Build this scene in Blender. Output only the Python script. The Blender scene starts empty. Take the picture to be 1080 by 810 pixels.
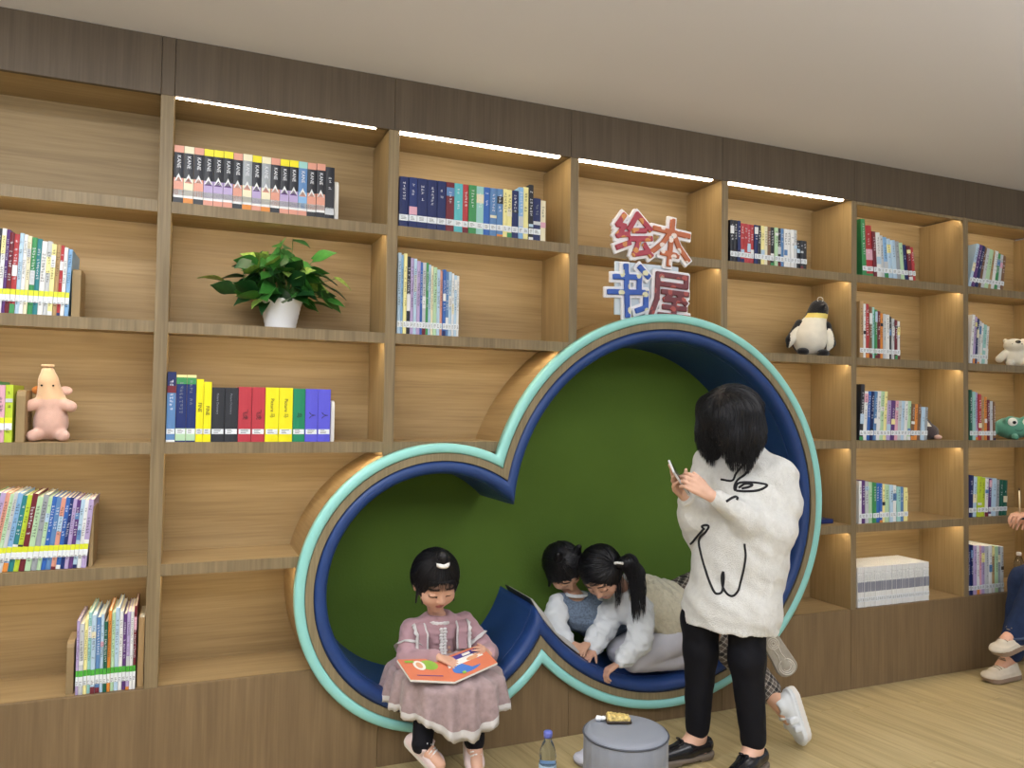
import bpy, bmesh, math, random
import numpy as np
from mathutils import Vector, Matrix, noise
rnd = random.Random(7)
PI = math.pi
SC = bpy.context.scene
COL = SC.collection

# ---------------------------------------------------------------- camera
cam_d = bpy.data.cameras.new('camera'); cam_d.sensor_width = 36.0; cam_d.lens = 825.92 / 1080 * 36.0
cam_d.clip_start = 0.05
cam = bpy.data.objects.new('camera', cam_d); COL.objects.link(cam)
YAW, PIT, ROL = 0.39568, 0.03062, 0.01543
_f = Vector((math.sin(YAW)*math.cos(PIT), math.cos(YAW)*math.cos(PIT), math.sin(PIT)))
_r = Vector((math.cos(YAW), -math.sin(YAW), 0)); _u = _r.cross(_f)
_r2 = _r*math.cos(ROL) + _u*math.sin(ROL); _u2 = _u*math.cos(ROL) - _r*math.sin(ROL)
_M = Matrix((( _r2.x, _u2.x, -_f.x), (_r2.y, _u2.y, -_f.y), (_r2.z, _u2.z, -_f.z))).to_4x4()
_M.translation = Vector((0, -2.96815, 1.37048))
cam.matrix_world = _M
SC.camera = cam

# ---------------------------------------------------------------- world, room lights, exposure
w = bpy.data.worlds.new('room_daylight'); SC.world = w; w.use_nodes = True
bg = w.node_tree.nodes['Background']; bg.inputs[0].default_value = (0.82, 0.91, 1.0, 1); bg.inputs[1].default_value = 0.5

def area(name, loc, rot, sx, sy, power, color):
    l = bpy.data.lights.new(name, 'AREA'); l.shape = 'RECTANGLE'; l.size = sx; l.size_y = sy
    l.energy = power; l.color = color
    o = bpy.data.objects.new(name, l); COL.objects.link(o); o.location = loc; o.rotation_euler = rot
    o['label'] = 'ceiling lamp panel or added uplight of the library room'; o['category'] = 'lamp'
    return o
CW = (0.96, 0.98, 1.0)
area('ceiling_lamp', (-0.6, -1.25, 2.62), (0, 0, 0), 1.5, 0.4, 42, CW)
area('ceiling_lamp', (2.6, -1.25, 2.62), (0, 0, 0), 1.5, 0.4, 10, CW)
area('ceiling_lamp', (1.2, -3.6, 2.62), (0, 0, 0), 3.0, 0.6, 40, CW)
# added unseen uplights behind the photographer, put in to brighten the ceiling
area('added_uplight', (-0.5, -3.4, 1.80), (PI, 0, 0), 2.4, 0.5, 215, (0.90, 0.94, 1.0))
area('added_uplight', (3.2, -3.4, 1.80), (PI, 0, 0), 2.4, 0.5, 150, (0.90, 0.94, 1.0))
LED = 30.0
SC.view_settings.view_transform = 'Standard'; SC.view_settings.look = 'None'
SC.view_settings.exposure = -0.08; SC.view_settings.gamma = 1.0; SC.view_settings.use_curve_mapping = False

# ---------------------------------------------------------------- helpers
def s2l(c):
    if isinstance(c, str): c = tuple(int(c[i:i+2], 16) for i in (0, 2, 4))
    return tuple(((v/255)/12.92 if v/255 <= 0.04045 else ((v/255+0.055)/1.055)**2.4) for v in c[:3]) + (1,)
_mats = {}
def mat(key, color=None, rough=0.6, spec=0.5, bump=0.0, bscale=200, var=0.0, vscale=20, metal=0.0, emit=0.0, sheen=0.0, alpha=1.0, trans=0.0):
    """plain procedural material: colour with a little noise variation and fine relief"""
    if key in _mats: return _mats[key]
    m = bpy.data.materials.new(key); m.use_nodes = True; nt = m.node_tree
    b = nt.nodes['Principled BSDF']; c = s2l(color)
    b.inputs['Base Color'].default_value = c; b.inputs['Roughness'].default_value = rough
    b.inputs['Specular IOR Level'].default_value = spec; b.inputs['Metallic'].default_value = metal
    if sheen: b.inputs['Sheen Weight'].default_value = sheen
    if trans: b.inputs['Transmission Weight'].default_value = trans; b.inputs['IOR'].default_value = 1.3
    if emit: b.inputs['Emission Color'].default_value = c; b.inputs['Emission Strength'].default_value = emit
    if var or bump:
        tc = nt.nodes.new('ShaderNodeTexCoord')
    if var:
        n = nt.nodes.new('ShaderNodeTexNoise'); n.inputs['Scale'].default_value = vscale; n.inputs['Detail'].default_value = 4
        nt.links.new(tc.outputs['Object'], n.inputs['Vector'])
        r = nt.nodes.new('ShaderNodeValToRGB')
        r.color_ramp.elements[0].position = 0.3; r.color_ramp.elements[1].position = 0.7
        r.color_ramp.elements[0].color = tuple(v*(1-var) for v in c[:3])+(1,)
        r.color_ramp.elements[1].color = tuple(min(1, v*(1+var)) for v in c[:3])+(1,)
        nt.links.new(n.outputs['Fac'], r.inputs[0]); nt.links.new(r.outputs[0], b.inputs['Base Color'])
    if bump:
        n2 = nt.nodes.new('ShaderNodeTexNoise'); n2.inputs['Scale'].default_value = bscale; n2.inputs['Detail'].default_value = 3
        nt.links.new(tc.outputs['Object'], n2.inputs['Vector'])
        bp = nt.nodes.new('ShaderNodeBump'); bp.inputs['Strength'].default_value = bump; bp.inputs['Distance'].default_value = 0.004
        nt.links.new(n2.outputs['Fac'], bp.inputs['Height']); nt.links.new(bp.outputs[0], b.inputs['Normal'])
    _mats[key] = m; return m

def wood(key, dark, light, axis='x', rough=0.5, fine=1.0):
    if key in _mats: return _mats[key]
    m = bpy.data.materials.new(key); m.use_nodes = True; nt = m.node_tree; L = nt.links
    b = nt.nodes['Principled BSDF']; b.inputs['Roughness'].default_value = rough; b.inputs['Specular IOR Level'].default_value = 0.35
    tc = nt.nodes.new('ShaderNodeTexCoord'); oi = nt.nodes.new('ShaderNodeObjectInfo')
    add = nt.nodes.new('ShaderNodeVectorMath'); add.operation = 'ADD'
    mulr = nt.nodes.new('ShaderNodeMath'); mulr.operation = 'MULTIPLY'; mulr.inputs[1].default_value = 13.0
    L.new(oi.outputs['Random'], mulr.inputs[0])
    L.new(tc.outputs['Object'], add.inputs[0]); L.new(mulr.outputs[0], add.inputs[1])
    mp = nt.nodes.new('ShaderNodeMapping')
    sc = {'x': (1.4, 22, 22), 'y': (22, 1.4, 22), 'z': (22, 22, 1.4)}[axis]
    mp.inputs['Scale'].default_value = sc; L.new(add.outputs[0], mp.inputs['Vector'])
    n1 = nt.nodes.new('ShaderNodeTexNoise'); n1.inputs['Scale'].default_value = 1.3; n1.inputs['Detail'].default_value = 5; n1.inputs['Distortion'].default_value = 0.6
    L.new(mp.outputs[0], n1.inputs['Vector'])
    mp2 = nt.nodes.new('ShaderNodeMapping')
    sc2 = {'x': (4, 130, 130), 'y': (130, 4, 130), 'z': (130, 130, 4)}[axis]
    mp2.inputs['Scale'].default_value = sc2; L.new(add.outputs[0], mp2.inputs['Vector'])
    n2 = nt.nodes.new('ShaderNodeTexNoise'); n2.inputs['Scale'].default_value = 1.0; n2.inputs['Detail'].default_value = 3
    L.new(mp2.outputs[0], n2.inputs['Vector'])
    mx = nt.nodes.new('ShaderNodeMath'); mx.operation = 'MULTIPLY_ADD'; mx.inputs[1].default_value = 0.5*fine; 
    L.new(n2.outputs['Fac'], mx.inputs[0]); 
    m2 = nt.nodes.new('ShaderNodeMath'); m2.operation = 'MULTIPLY'; m2.inputs[1].default_value = 1.0-0.5*fine
    L.new(n1.outputs['Fac'], m2.inputs[0]); L.new(m2.outputs[0], mx.inputs[2])
    r = nt.nodes.new('ShaderNodeValToRGB'); r.color_ramp.elements[0].position = 0.36; r.color_ramp.elements[1].position = 0.66
    r.color_ramp.elements[0].color = s2l(dark); r.color_ramp.elements[1].color = s2l(light)
    L.new(mx.outputs[0], r.inputs[0]); L.new(r.outputs[0], b.inputs['Base Color'])
    bp = nt.nodes.new('ShaderNodeBump'); bp.inputs['Strength'].default_value = 0.12; bp.inputs['Distance'].default_value = 0.002
    L.new(n2.outputs['Fac'], bp.inputs['Height']); L.new(bp.outputs[0], b.inputs['Normal'])
    _mats[key] = m; return m

def empty(name, loc=(0, 0, 0), rz=0):
    o = bpy.data.objects.new(name, None); o.empty_display_size = 0.05
    COL.objects.link(o); o.location = loc; o.rotation_euler = (0, 0, rz); return o
def tag(o, label=None, cat=None, group=None, kind=None):
    if label: o['label'] = label
    if cat: o['category'] = cat
    if group: o['group'] = group
    if kind: o['kind'] = kind
    return o
def link(name, me, parent=None, loc=None):
    o = bpy.data.objects.new(name, me); COL.objects.link(o)
    if parent: o.parent = parent
    if loc is not None: o.location = loc
    return o
def wpos(p):
    v = Vector((0, 0, 0))
    while p is not None: v += p.location; p = p.parent
    return v
def mesh_from(verts, faces, mats, mi=None, smooth=False, name='mesh'):
    me = bpy.data.meshes.new(name); me.from_pydata([tuple(v) for v in verts], [], [tuple(f) for f in faces])
    for m in (mats if isinstance(mats, (list, tuple)) else [mats]): me.materials.append(m)
    if mi is not None: me.polygons.foreach_set('material_index', np.asarray(mi, dtype=np.int32))
    if smooth: me.polygons.foreach_set('use_smooth', np.ones(len(me.polygons), dtype=bool))
    me.update(); return me

class MB:
    """collects primitives in world coordinates; build() links them as one mesh object"""
    def __init__(s): s.v = []; s.f = []; s.m = []; s.sm = []
    def add(s, vs, fs, mi=0, smooth=False):
        n = len(s.v); s.v += [tuple(v) for v in vs]; s.f += [tuple(i+n for i in f) for f in fs]
        s.m += [mi]*len(fs); s.sm += [smooth]*len(fs); return s
    def box(s, x0, x1, y0, y1, z0, z1, mi=0, M=None):
        vs = [Vector((x, y, z)) for x in (x0, x1) for y in (y0, y1) for z in (z0, z1)]
        if M is not None: vs = [M @ v for v in vs]
        return s.add(vs, [(0,1,3,2),(4,6,7,5),(0,4,5,1),(2,3,7,6),(0,2,6,4),(1,5,7,3)], mi)
    def tube(s, pts, r, n=8, mi=0, closed=False, cap=True, flat=1.0):
        pts = [Vector(p) for p in pts]; N = len(pts)
        rs = r if isinstance(r, (list, tuple)) else [r]*N
        rings = []; prev = None
        for i, p in enumerate(pts):
            if closed: t = (pts[(i+1) % N]-pts[i-1])
            else: t = (pts[min(i+1, N-1)]-pts[max(i-1, 0)])
            t.normalize()
            if prev is None:
                a = Vector((0, 0, 1)) if abs(t.z) < 0.9 else Vector((1, 0, 0))
                u = a.cross(t).normalized()
            else:
                u = (prev - t*prev.dot(t)); u = u.normalized() if u.length > 1e-6 else prev
            prev = u; v = t.cross(u)
            rings.append([p + (u*math.cos(k/n*2*PI) + v*math.sin(k/n*2*PI)*flat)*rs[i] for k in range(n)])
        vs = [q for rg in rings for q in rg]; fs = []
        for i in range(N if closed else N-1):
            a = i*n; b = ((i+1) % N)*n
            for k in range(n): fs.append((a+k, a+(k+1) % n, b+(k+1) % n, b+k))
        if cap and not closed:
            fs.append(tuple(range(n))[::-1]); fs.append(tuple((N-1)*n+k for k in range(n)))
        return s.add(vs, fs, mi, True)
    def lathe(s, prof, c=(0, 0, 0), n=32, mi=0, M=None, mis=None):
        c = Vector(c); vs = []; fs = []; K = len(prof)
        for k in range(n):
            a = k/n*2*PI
            for (r, z) in prof: vs.append(Vector((r*math.cos(a), r*math.sin(a), z)))
        vs = [(M @ v if M is not None else v)+c for v in vs]
        base = len(s.v); s.v += [tuple(v) for v in vs]
        for k in range(n):
            a = k*K; b = ((k+1) % n)*K
            for j in range(K-1):
                s.f.append((base+a+j, base+b+j, base+b+j+1, base+a+j+1)); s.m.append(mis[j] if mis else mi); s.sm.append(True)
        return s
    def ball(s, c, r, M=None, mi=0, nu=16, nv=10):
        c = Vector(c); r = (r, r, r) if not isinstance(r, (tuple, list)) else r
        prof = [(math.sin(j/nv*PI), -math.cos(j/nv*PI)) for j in range(nv+1)]
        S = Matrix.Diagonal((r[0], r[1], r[2]))
        return s.lathe(prof, c, nu, mi, (M @ S) if M is not None else S)
    def build(s, name, mats, parent=None, bevel=0, seg=2, origin=None):
        off = wpos(parent) if parent else Vector((0, 0, 0))
        loc = Vector((0, 0, 0))
        if origin is not None: loc = Vector(origin)-off; off = Vector(origin)
        me = bpy.data.meshes.new(name)
        me.from_pydata([(v[0]-off.x, v[1]-off.y, v[2]-off.z) for v in s.v], [], s.f)
        for m in (mats if isinstance(mats, (list, tuple)) else [mats]): me.materials.append(m)
        me.polygons.foreach_set('material_index', np.asarray(s.m, dtype=np.int32))
        me.polygons.foreach_set('use_smooth', np.asarray(s.sm, dtype=bool))
        me.validate(); me.update()
        if bevel:
            bm = bmesh.new(); bm.from_mesh(me); bmesh.ops.remove_doubles(bm, verts=bm.verts, dist=1e-5)
            bmesh.ops.bevel(bm, geom=[e for e in bm.edges if len(e.link_faces) == 2 and e.calc_face_angle(0) > 0.6], offset=bevel, segments=seg, affect='EDGES', profile=0.6, clamp_overlap=True)
            bm.to_mesh(me); bm.free()
        return link(name, me, parent, loc if origin is not None else None)
def rotM(d, up=(0, 0, 1)):
    """matrix whose columns are x=side, y=d, z=up-ish"""
    d = Vector(d).normalized(); s = d.cross(Vector(up)).normalized(); u = s.cross(d)
    return Matrix(((s.x, d.x, u.x), (s.y, d.y, u.y), (s.z, d.z, u.z)))
# ---------------------------------------------------------------- materials of the room
W_FRONT = wood('oak_front_shaded', (116, 100, 74), (143, 125, 94), 'z')  # front faces of the same oak, their dimmer light painted in as darker
W_SHELF = wood('oak_shelf_edge_shaded', (116, 100, 74), (143, 125, 94), 'z')  # shelf fronts, dimmer light likewise put into the colour
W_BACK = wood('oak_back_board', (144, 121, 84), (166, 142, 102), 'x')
W_SIDE = wood('oak_inner_side_lit', (146, 123, 84), (168, 143, 101), 'z')  # same oak made paler, glow of the light strips painted into it
W_FASC = wood('oak_fascia_shaded', (80, 68, 54), (94, 81, 65), 'z')  # shade of grazing ceiling light painted in as a darker oak
W_PLIN = wood('oak_plinth', (114, 94, 68), (132, 110, 80), 'z')
W_FLOOR = wood('floor_plank_wood', (165, 146, 104), (195, 176, 130), 'x', 0.38, 0.5)
M_CEIL = mat('ceiling_paint', (202, 198, 198), 0.9, 0.2, 0.05, 300)
M_WALL = mat('wall_paint', (190, 182, 170), 0.9, 0.2)
M_LED = mat('warm_led', (255, 238, 208), emit=LED)
M_SEAM = mat('dark_seam', (50, 40, 30), 0.9)

# ---------------------------------------------------------------- floor, ceiling, walls
Zc = 2.652
base = MB().box(-4.5, 7.5, -8, 0.6, -0.06, -0.012).build('floor', mat('floor_bed', (140, 122, 88), 0.9)); tag(base, 'pale oak plank floor', kind='structure')
# planks laid along a slant to the bookcase
PW, PL = 0.14, 1.2
ang = math.radians(-82); ca, sa = math.cos(ang), math.sin(ang)
pm = {}
n_pl = 0
for r_ in range(-8, 48):
    off = (r_ * 0.37 + (r_ % 3)*.21) % PL
    for k_ in range(-3, 3):
        u = k_*PL + off; v = r_*PW - .9
        cy = u*abs(math.sin(ang)); cx = v/abs(math.sin(ang)) + cy*math.cos(ang)/math.sin(ang)
        if not (-0.7 < cx < 5.9 and -2.2 < cy < 0.7): continue
        if 'm' not in pm:
            pm['m'] = [MB().box(-PL/2+.0005, PL/2-.0005, -PW/2+.0005, PW/2-.0005, -0.012, 0).build('plank', W_FLOOR, bevel=0.0008, seg=1)]
            o = pm['m'][0]; o.parent = base
        else:
            o = pm['m'][0].copy(); COL.objects.link(o)
        o.location = (cx, cy, 0.0); o.rotation_euler = (0, 0, ang); n_pl += 1
rest = MB()
rest.box(-4.5, 7.5, -8, -2.0, -0.0121, -0.003); rest.box(-4.5, -0.9, -2.0, 0.1, -0.0121, -0.003); rest.box(5.6, 7.5, -2.0, 0.1, -0.0121, -0.003)
rb_ = rest.build('planking', W_FLOOR, base)
c_ = MB().box(-4.5, 7.5, -8, 0.6, Zc, Zc+0.05).build('ceiling', M_CEIL); tag(c_, 'plain grey-white painted ceiling', kind='structure')
wb = MB().box(-4.5, 7.5, 0.46, 0.56, 0, Zc).build('wall_back', M_WALL); tag(wb, 'painted wall behind the bookcase', kind='structure')

# ---------------------------------------------------------------- cloud outline (two circles, front plane y=-0.04)
C1 = (0.941, 0.672, 0.556); C2 = (1.997, 0.934, 0.865)
def outline(dr, n1=72, n2=110):
    """closed outline in (x,z) of the union of the circles with radii reduced by dr"""
    x1, z1, r1 = C1[0], C1[1], C1[2]-dr; x2, z2, r2 = C2[0], C2[1], C2[2]-dr
    d = math.hypot(x2-x1, z2-z1); a = (d*d+r1*r1-r2*r2)/(2*d); h = math.sqrt(r1*r1-a*a)
    ux, uz = (x2-x1)/d, (z2-z1)/d
    top = (x1+ux*a-uz*h, z1+uz*a+ux*h); bot = (x1+ux*a+uz*h, z1+uz*a-ux*h)
    a0 = math.atan2(top[1]-z1, top[0]-x1); a1 = math.atan2(bot[1]-z1, bot[0]-x1)+2*PI
    P = [(x1+r1*math.cos(a0+(a1-a0)*i/n1), z1+r1*math.sin(a0+(a1-a0)*i/n1)) for i in range(n1)]
    b0 = math.atan2(bot[1]-z2, bot[0]-x2); b1 = math.atan2(top[1]-z2, top[0]-x2)
    while b0 < -PI: b0 += 2*PI
    if b1 < b0: b1 += 2*PI
    P += [(x2+r2*math.cos(b0+(b1-b0)*i/n2), z2+r2*math.sin(b0+(b1-b0)*i/n2)) for i in range(n2)]
    return P
def loft(profile, closed_prof=False):
    rings = [[(x, y, z) for x, z in outline(dr)] for dr, y in profile]
    n = len(rings[0]); vs = [p for r in rings for p in r]; fs = []
    K = len(rings)
    for j in range(K if closed_prof else K-1):
        a = j*n; b = ((j+1) % K)*n
        for i in range(n): fs.append((a+i, b+i, b+(i+1) % n, a+(i+1) % n))
    return vs, fs
# cutter for everything the cloud passes through
_cut = []
oc = outline(0.012, 48, 72); n = len(oc)
cv = [(x, -0.5, z) for x, z in oc] + [(x, 0.44, z) for x, z in oc]
cf = [tuple(range(n)), tuple(range(2*n-1, n-1, -1))] + [(i, i+n, (i+1) % n+n, (i+1) % n) for i in range(n)]
cme = bpy.data.meshes.new('cut'); cme.from_pydata(cv, [], cf); cme.update()
bm = bmesh.new(); bm.from_mesh(cme); bmesh.ops.recalc_face_normals(bm, faces=bm.faces); bm.to_mesh(cme); bm.free()
cutter = bpy.data.objects.new('cut', cme); COL.objects.link(cutter)
def hits_cloud(x0, x1, z0, z1):
    for cx, cz, r in (C1, C2):
        dx = max(x0-cx, 0, cx-x1); dz = max(z0-cz, 0, cz-z1)
        if dx*dx+dz*dz < r*r: return True
    return False
def carve(o):
    md = o.modifiers.new('b', 'BOOLEAN'); md.operation = 'DIFFERENCE'; md.object = cutter; md.solver = 'EXACT'
    _cut.append(o)

# ---------------------------------------------------------------- the bookcase
BASE_Z, TH, VZ, DEP = 0.393, 0.040, 2.446, 0.277
ZS = {5: BASE_Z, 4: .813, 3: 1.233, 2: 1.653, 1: 2.073}
DIV = [(-0.886, -0.844), (-0.1032, -0.0594), (0.7064, 0.7482), (1.4966, 1.5357), (2.2849, 2.3218), (3.0851, 3.1211), (3.8896, 3.9284), (4.694, 4.732)]
bc = empty('bookcase', (1.9, 0.14, 0)); tag(bc, 'wall-filling built-in oak bookcase of square lit cells around the cloud nook', 'bookcase')
def piece(name, x0, x1, y0, y1, z0, z1, m, bev=0.0015):
    if x1 - x0 < 1e-3: return None
    o = MB().box(x0, x1, y0, y1, z0, z1).build(name, m, bc, bevel=bev, seg=1, origin=((x0+x1)/2, (y0+y1)/2, (z0+z1)/2))
    if hits_cloud(x0, x1, z0, z1) and y0 < .3: carve(o)
    return o
for a, b in DIV:
    o = piece('upright', a, b, 0, DEP, BASE_Z, VZ, [W_FRONT, W_SIDE])
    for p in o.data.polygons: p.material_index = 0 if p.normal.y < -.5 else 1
for c in range(len(DIV)-1):
    x0, x1 = DIV[c][1], DIV[c+1][0]
    for k in (1, 2, 3, 4):
        z = ZS[k]; mb = MB()
        mb.box(x0, x1, 0.0, 0.02, z-TH, z).box(x0, x1, 0.02, DEP, z-TH+0.013, z)
        vs = [(x0, 0, z-TH), (x0, 0.02, z-TH), (x0, 0.02, z-TH+.013), (x0, DEP, z-TH+.013), (x0, DEP, z), (x0, 0, z)]
        vs2 = [(x1, y, zz) for _, y, zz in vs]
        mb = MB().add(vs+vs2, [(0,1,2,3,4,5), (11,10,9,8,7,6)] + [(i, i+6, (i+1) % 6+6, (i+1) % 6) for i in range(6)])
        o = mb.build('shelf', [W_SHELF, W_BACK], bc, origin=((x0+x1)/2, DEP/2, z))
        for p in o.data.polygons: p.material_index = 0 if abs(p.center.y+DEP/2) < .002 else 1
        if hits_cloud(x0, x1, z-TH, z): carve(o)
    for r in range(1, 6):
        zt = VZ if r == 1 else ZS[r-1]-TH
        zb = ZS[r]
        inside = all(math.hypot(x-cx, z-cz) < R-0.02 for (cx, cz, R) in (C2,) for x in (x0, x1) for z in (zb-.04, zt+.02))
        if inside: continue
        piece('back_panel', x0-.019, x1+.019, DEP+.001, DEP+.012, zb-.019, zt+.019, W_BACK, 0.0)
        # light strip tucked behind the front lip of the board above
        if 1 <= c <= 6 or (c == 0 and r > 1):
            if r == 1:
                if c < 5: sx0, sx1, sy0, sy1, sz0, sz1 = x0+.004, x1-.05, .004, .026, zt-.006, zt-.0005
                else: sx0, sx1, sy0, sy1, sz0, sz1 = x0+.01, x1-.01, .0195, .028, zt-.003, zt+.006
                if c == 1: sy0, sy1, sz0 = .006, .014, zt-.004
            else: sx0, sx1, sy0, sy1, sz0, sz1 = x0+.01, x1-.01, .0215, .0315, zt+.004, zt+.0125
            if r == 1 and c >= 5: piece('light_lip', x0+.0005, x1-.0005, .0, .018, zt-.016, zt-.0004, W_SHELF)
            # a strip ends where the cloud shell begins
            zz = zt
            def free(x): return all(math.hypot(x-cx, zz-cz) > R+0.012 for cx, cz, R in (C1, C2))
            xs = [sx0+(sx1-sx0)*i/60 for i in range(61)]
            runs = []; cur = None
            for x in xs:
                if free(x): cur = [x, x] if cur is None else [cur[0], x]
                elif cur: runs.append(cur); cur = None
            if cur: runs.append(cur)
            for a_, b_ in runs:
                if b_-a_ > .03: MB().box(a_, b_, sy0, sy1, sz0, sz1).build('light_strip', M_LED, bc, origin=((a_+b_)/2, (sy0+sy1)/2, sz0))
# bottom board, plinth and fascia
for c in range(len(DIV)-1):
    x0, x1 = DIV[c][0]+.02, DIV[c+1][0]+.02
    piece('bottom_board', x0, x1, 0.019, DEP, BASE_Z-.018, BASE_Z, W_BACK, 0.0)
pl = [-0.92, 0.7085, 1.5182, 2.306, 3.0862, 4.733]
for a, b in zip(pl[:-1], pl[1:]): piece('plinth_panel', a+.0008, b-.0008, 0.0, 0.018, 0.0, BASE_Z-.0005, W_PLIN, 0.001)
fs_ = [-0.92, -.1032, -.0594, .7273, 1.4966, 2.2849, 3.1031, 3.909, 4.733]
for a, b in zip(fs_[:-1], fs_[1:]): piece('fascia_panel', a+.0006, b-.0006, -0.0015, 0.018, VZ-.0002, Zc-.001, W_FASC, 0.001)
for c in range(len(DIV)-1): piece('top_board', DIV[c][0]+.02, DIV[c+1][0]+.02, 0.0185, DEP, VZ+.011, VZ+.03, W_BACK, 0.0)

# ---------------------------------------------------------------- the cloud nook
nook = empty('reading_nook', (1.5, 0.15, 0.07)); tag(nook, 'cloud-shaped reading nook of two joined circles with mint rim, navy cushion and green back', 'nook')
def lo(name, prof, m, closed=False, smooth=False):
    vs, fs = loft(prof, closed); return MB().add(vs, fs, 0, smooth).build(name, m, nook)
M_MINT = mat('mint_paint', (146, 212, 206), 0.35, 0.5, 0.02, 300)
M_NAVY = mat('navy_leatherette', (34, 64, 122), 0.42, 0.45, 0.25, 260, 0.08, 8)
M_GREEN = mat('green_felt', (84, 112, 40), 0.85, 0.3, 0.3, 120, 0.05, 3)
W_RIM = wood('nook_rim_veneer', (120, 108, 82), (146, 132, 102), 'z')
W_SHELL = wood('nook_shell_veneer', (140, 114, 74), (164, 138, 96), 'y')
lo('rim_strip', [(0.0, 0.0), (0.0, -0.034), (0.005, -0.041), (0.019, -0.044), (0.033, -0.041), (0.037, -0.034), (0.037, 0.0)], M_MINT, True, True)
lo('wood_band', [(0.0385, 0.0), (0.0385, -0.036), (0.0675, -0.036), (0.0675, 0.0)], W_RIM, True)
lo('shell', [(0.0, 0.0), (0.0, 0.405), (0.012, 0.405), (0.012, 0.0)], W_SHELL, True, False)
cu = lo('cushion', [(0.069, 0.38), (0.069, -0.024), (0.072, -0.031), (0.080, -0.037), (0.092, -0.039), (0.103, -0.036), (0.113, -0.026), (0.119, -0.010), (0.121, 0.012), (0.120, 0.03), (0.1215, 0.06), (0.122, 0.39)], M_NAVY, False, True)
pts = [(x, -0.026, z) for x, z in outline(0.0695)]
MB().tube(pts, 0.003, 6, closed=True).build('piping', mat('dark_piping', (18, 28, 58), 0.5), cu)
pts = [(x, 0.028, z) for x, z in outline(0.121)]
MB().tube(pts, 0.0022, 6, closed=True).build('seam', mat('navy_seam', (30, 56, 108), 0.5), cu)
ob = outline(0.06); nb = len(ob)
vs = [(x, 0.388, z) for x, z in ob] + [(x, 0.40, z) for x, z in ob]
MB().add(vs, [tuple(range(nb)), tuple(range(2*nb-1, nb-1, -1))] + [(i, i+nb, (i+1) % nb+nb, (i+1) % nb) for i in range(nb)]).build('back_cushion', M_GREEN, nook)
# ---------------------------------------------------------------- books
ORD = ['first','second','third','fourth','fifth','sixth','seventh','eighth','ninth','tenth','eleventh','twelfth','thirteenth','fourteenth','fifteenth','sixteenth','seventeenth','eighteenth','nineteenth','twentieth','twenty-first','twenty-second','twenty-third','twenty-fourth','twenty-fifth','twenty-sixth','twenty-seventh','twenty-eighth','twenty-ninth','thirtieth','thirty-first','thirty-second','thirty-third','thirty-fourth','thirty-fifth','thirty-sixth']
PAL = {  # name: (hex)
 'white': 'e4e6e6', 'cream': 'e6dfc0', 'pale blue': 'b4cfe4', 'light blue': '86b2dc', 'blue': '3465b4', 'navy': '1d2a5e', 'dark blue': '20326e',
 'teal': '2f7f86', 'pale teal': '9ccdc8', 'green': '3f8f56', 'dark green': '1d5a48', 'pale green': 'b5d6b0', 'lime': 'b9cf3a', 'yellow': 'e8dc28', 'pale yellow': 'eee6a0',
 'orange': 'd98a3c', 'salmon': 'd99a86', 'red': 'b13a3e', 'maroon': '6e2430', 'pink': 'd9a6b8', 'purple': '5c3a78', 'lilac': 'b3a2cc', 'violet': '5c5ad6', 'brown': '7a5a42',
 'tan': 'b39468', 'black': '22242c', 'charcoal': '2e3036', 'grey': '9aa0a6', 'pale grey': 'c4c8cc', 'bright yellow': 'efe51c', 'emerald': '1f8760', 'crimson': 'b83a46', 'turquoise': '5cb8c0', 'steel blue': '5d86b8'}
def pm_(n): return mat('cover_'+n.replace(' ', '_'), PAL[n], 0.42, 0.4)
M_PAGE = mat('book_pages', 'e8e2ca', 0.85, 0.2, 0.3, 900)
M_STK = mat('label_sticker_white', 'e3e9ee', 0.5); M_STKY = mat('label_sticker_yellow', 'd9e02e', 0.5); M_STKG = mat('label_sticker_green', '49a83a', 0.5)
M_INK = mat('ink_black', '1c1c22', 0.5); M_INKW = mat('ink_white', 'e8eaf0', 0.5); M_INKG = mat('ink_grey', '8a8f98', 0.5)
_txt = {}
def text_mesh(s, size, mtl, extrude=0.0, offset=0.0, key=None, align='CENTER'):
    k = (s, size, mtl.name if mtl else '', extrude, offset)
    if k in _txt: return _txt[k]
    cu_ = bpy.data.curves.new('lettering', 'FONT'); cu_.body = s; cu_.size = size; cu_.extrude = extrude; cu_.offset = offset
    cu_.align_x = align; cu_.align_y = 'CENTER'; cu_.resolution_u = 3
    o = bpy.data.objects.new('tmp', cu_); COL.objects.link(o)
    dg = bpy.context.evaluated_depsgraph_get(); me = bpy.data.meshes.new_from_object(o.evaluated_get(dg))
    bpy.data.objects.remove(o)
    me.materials.clear(); me.materials.append(mtl); me.name = 'lettering'
    _txt[k] = me; return me
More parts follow.
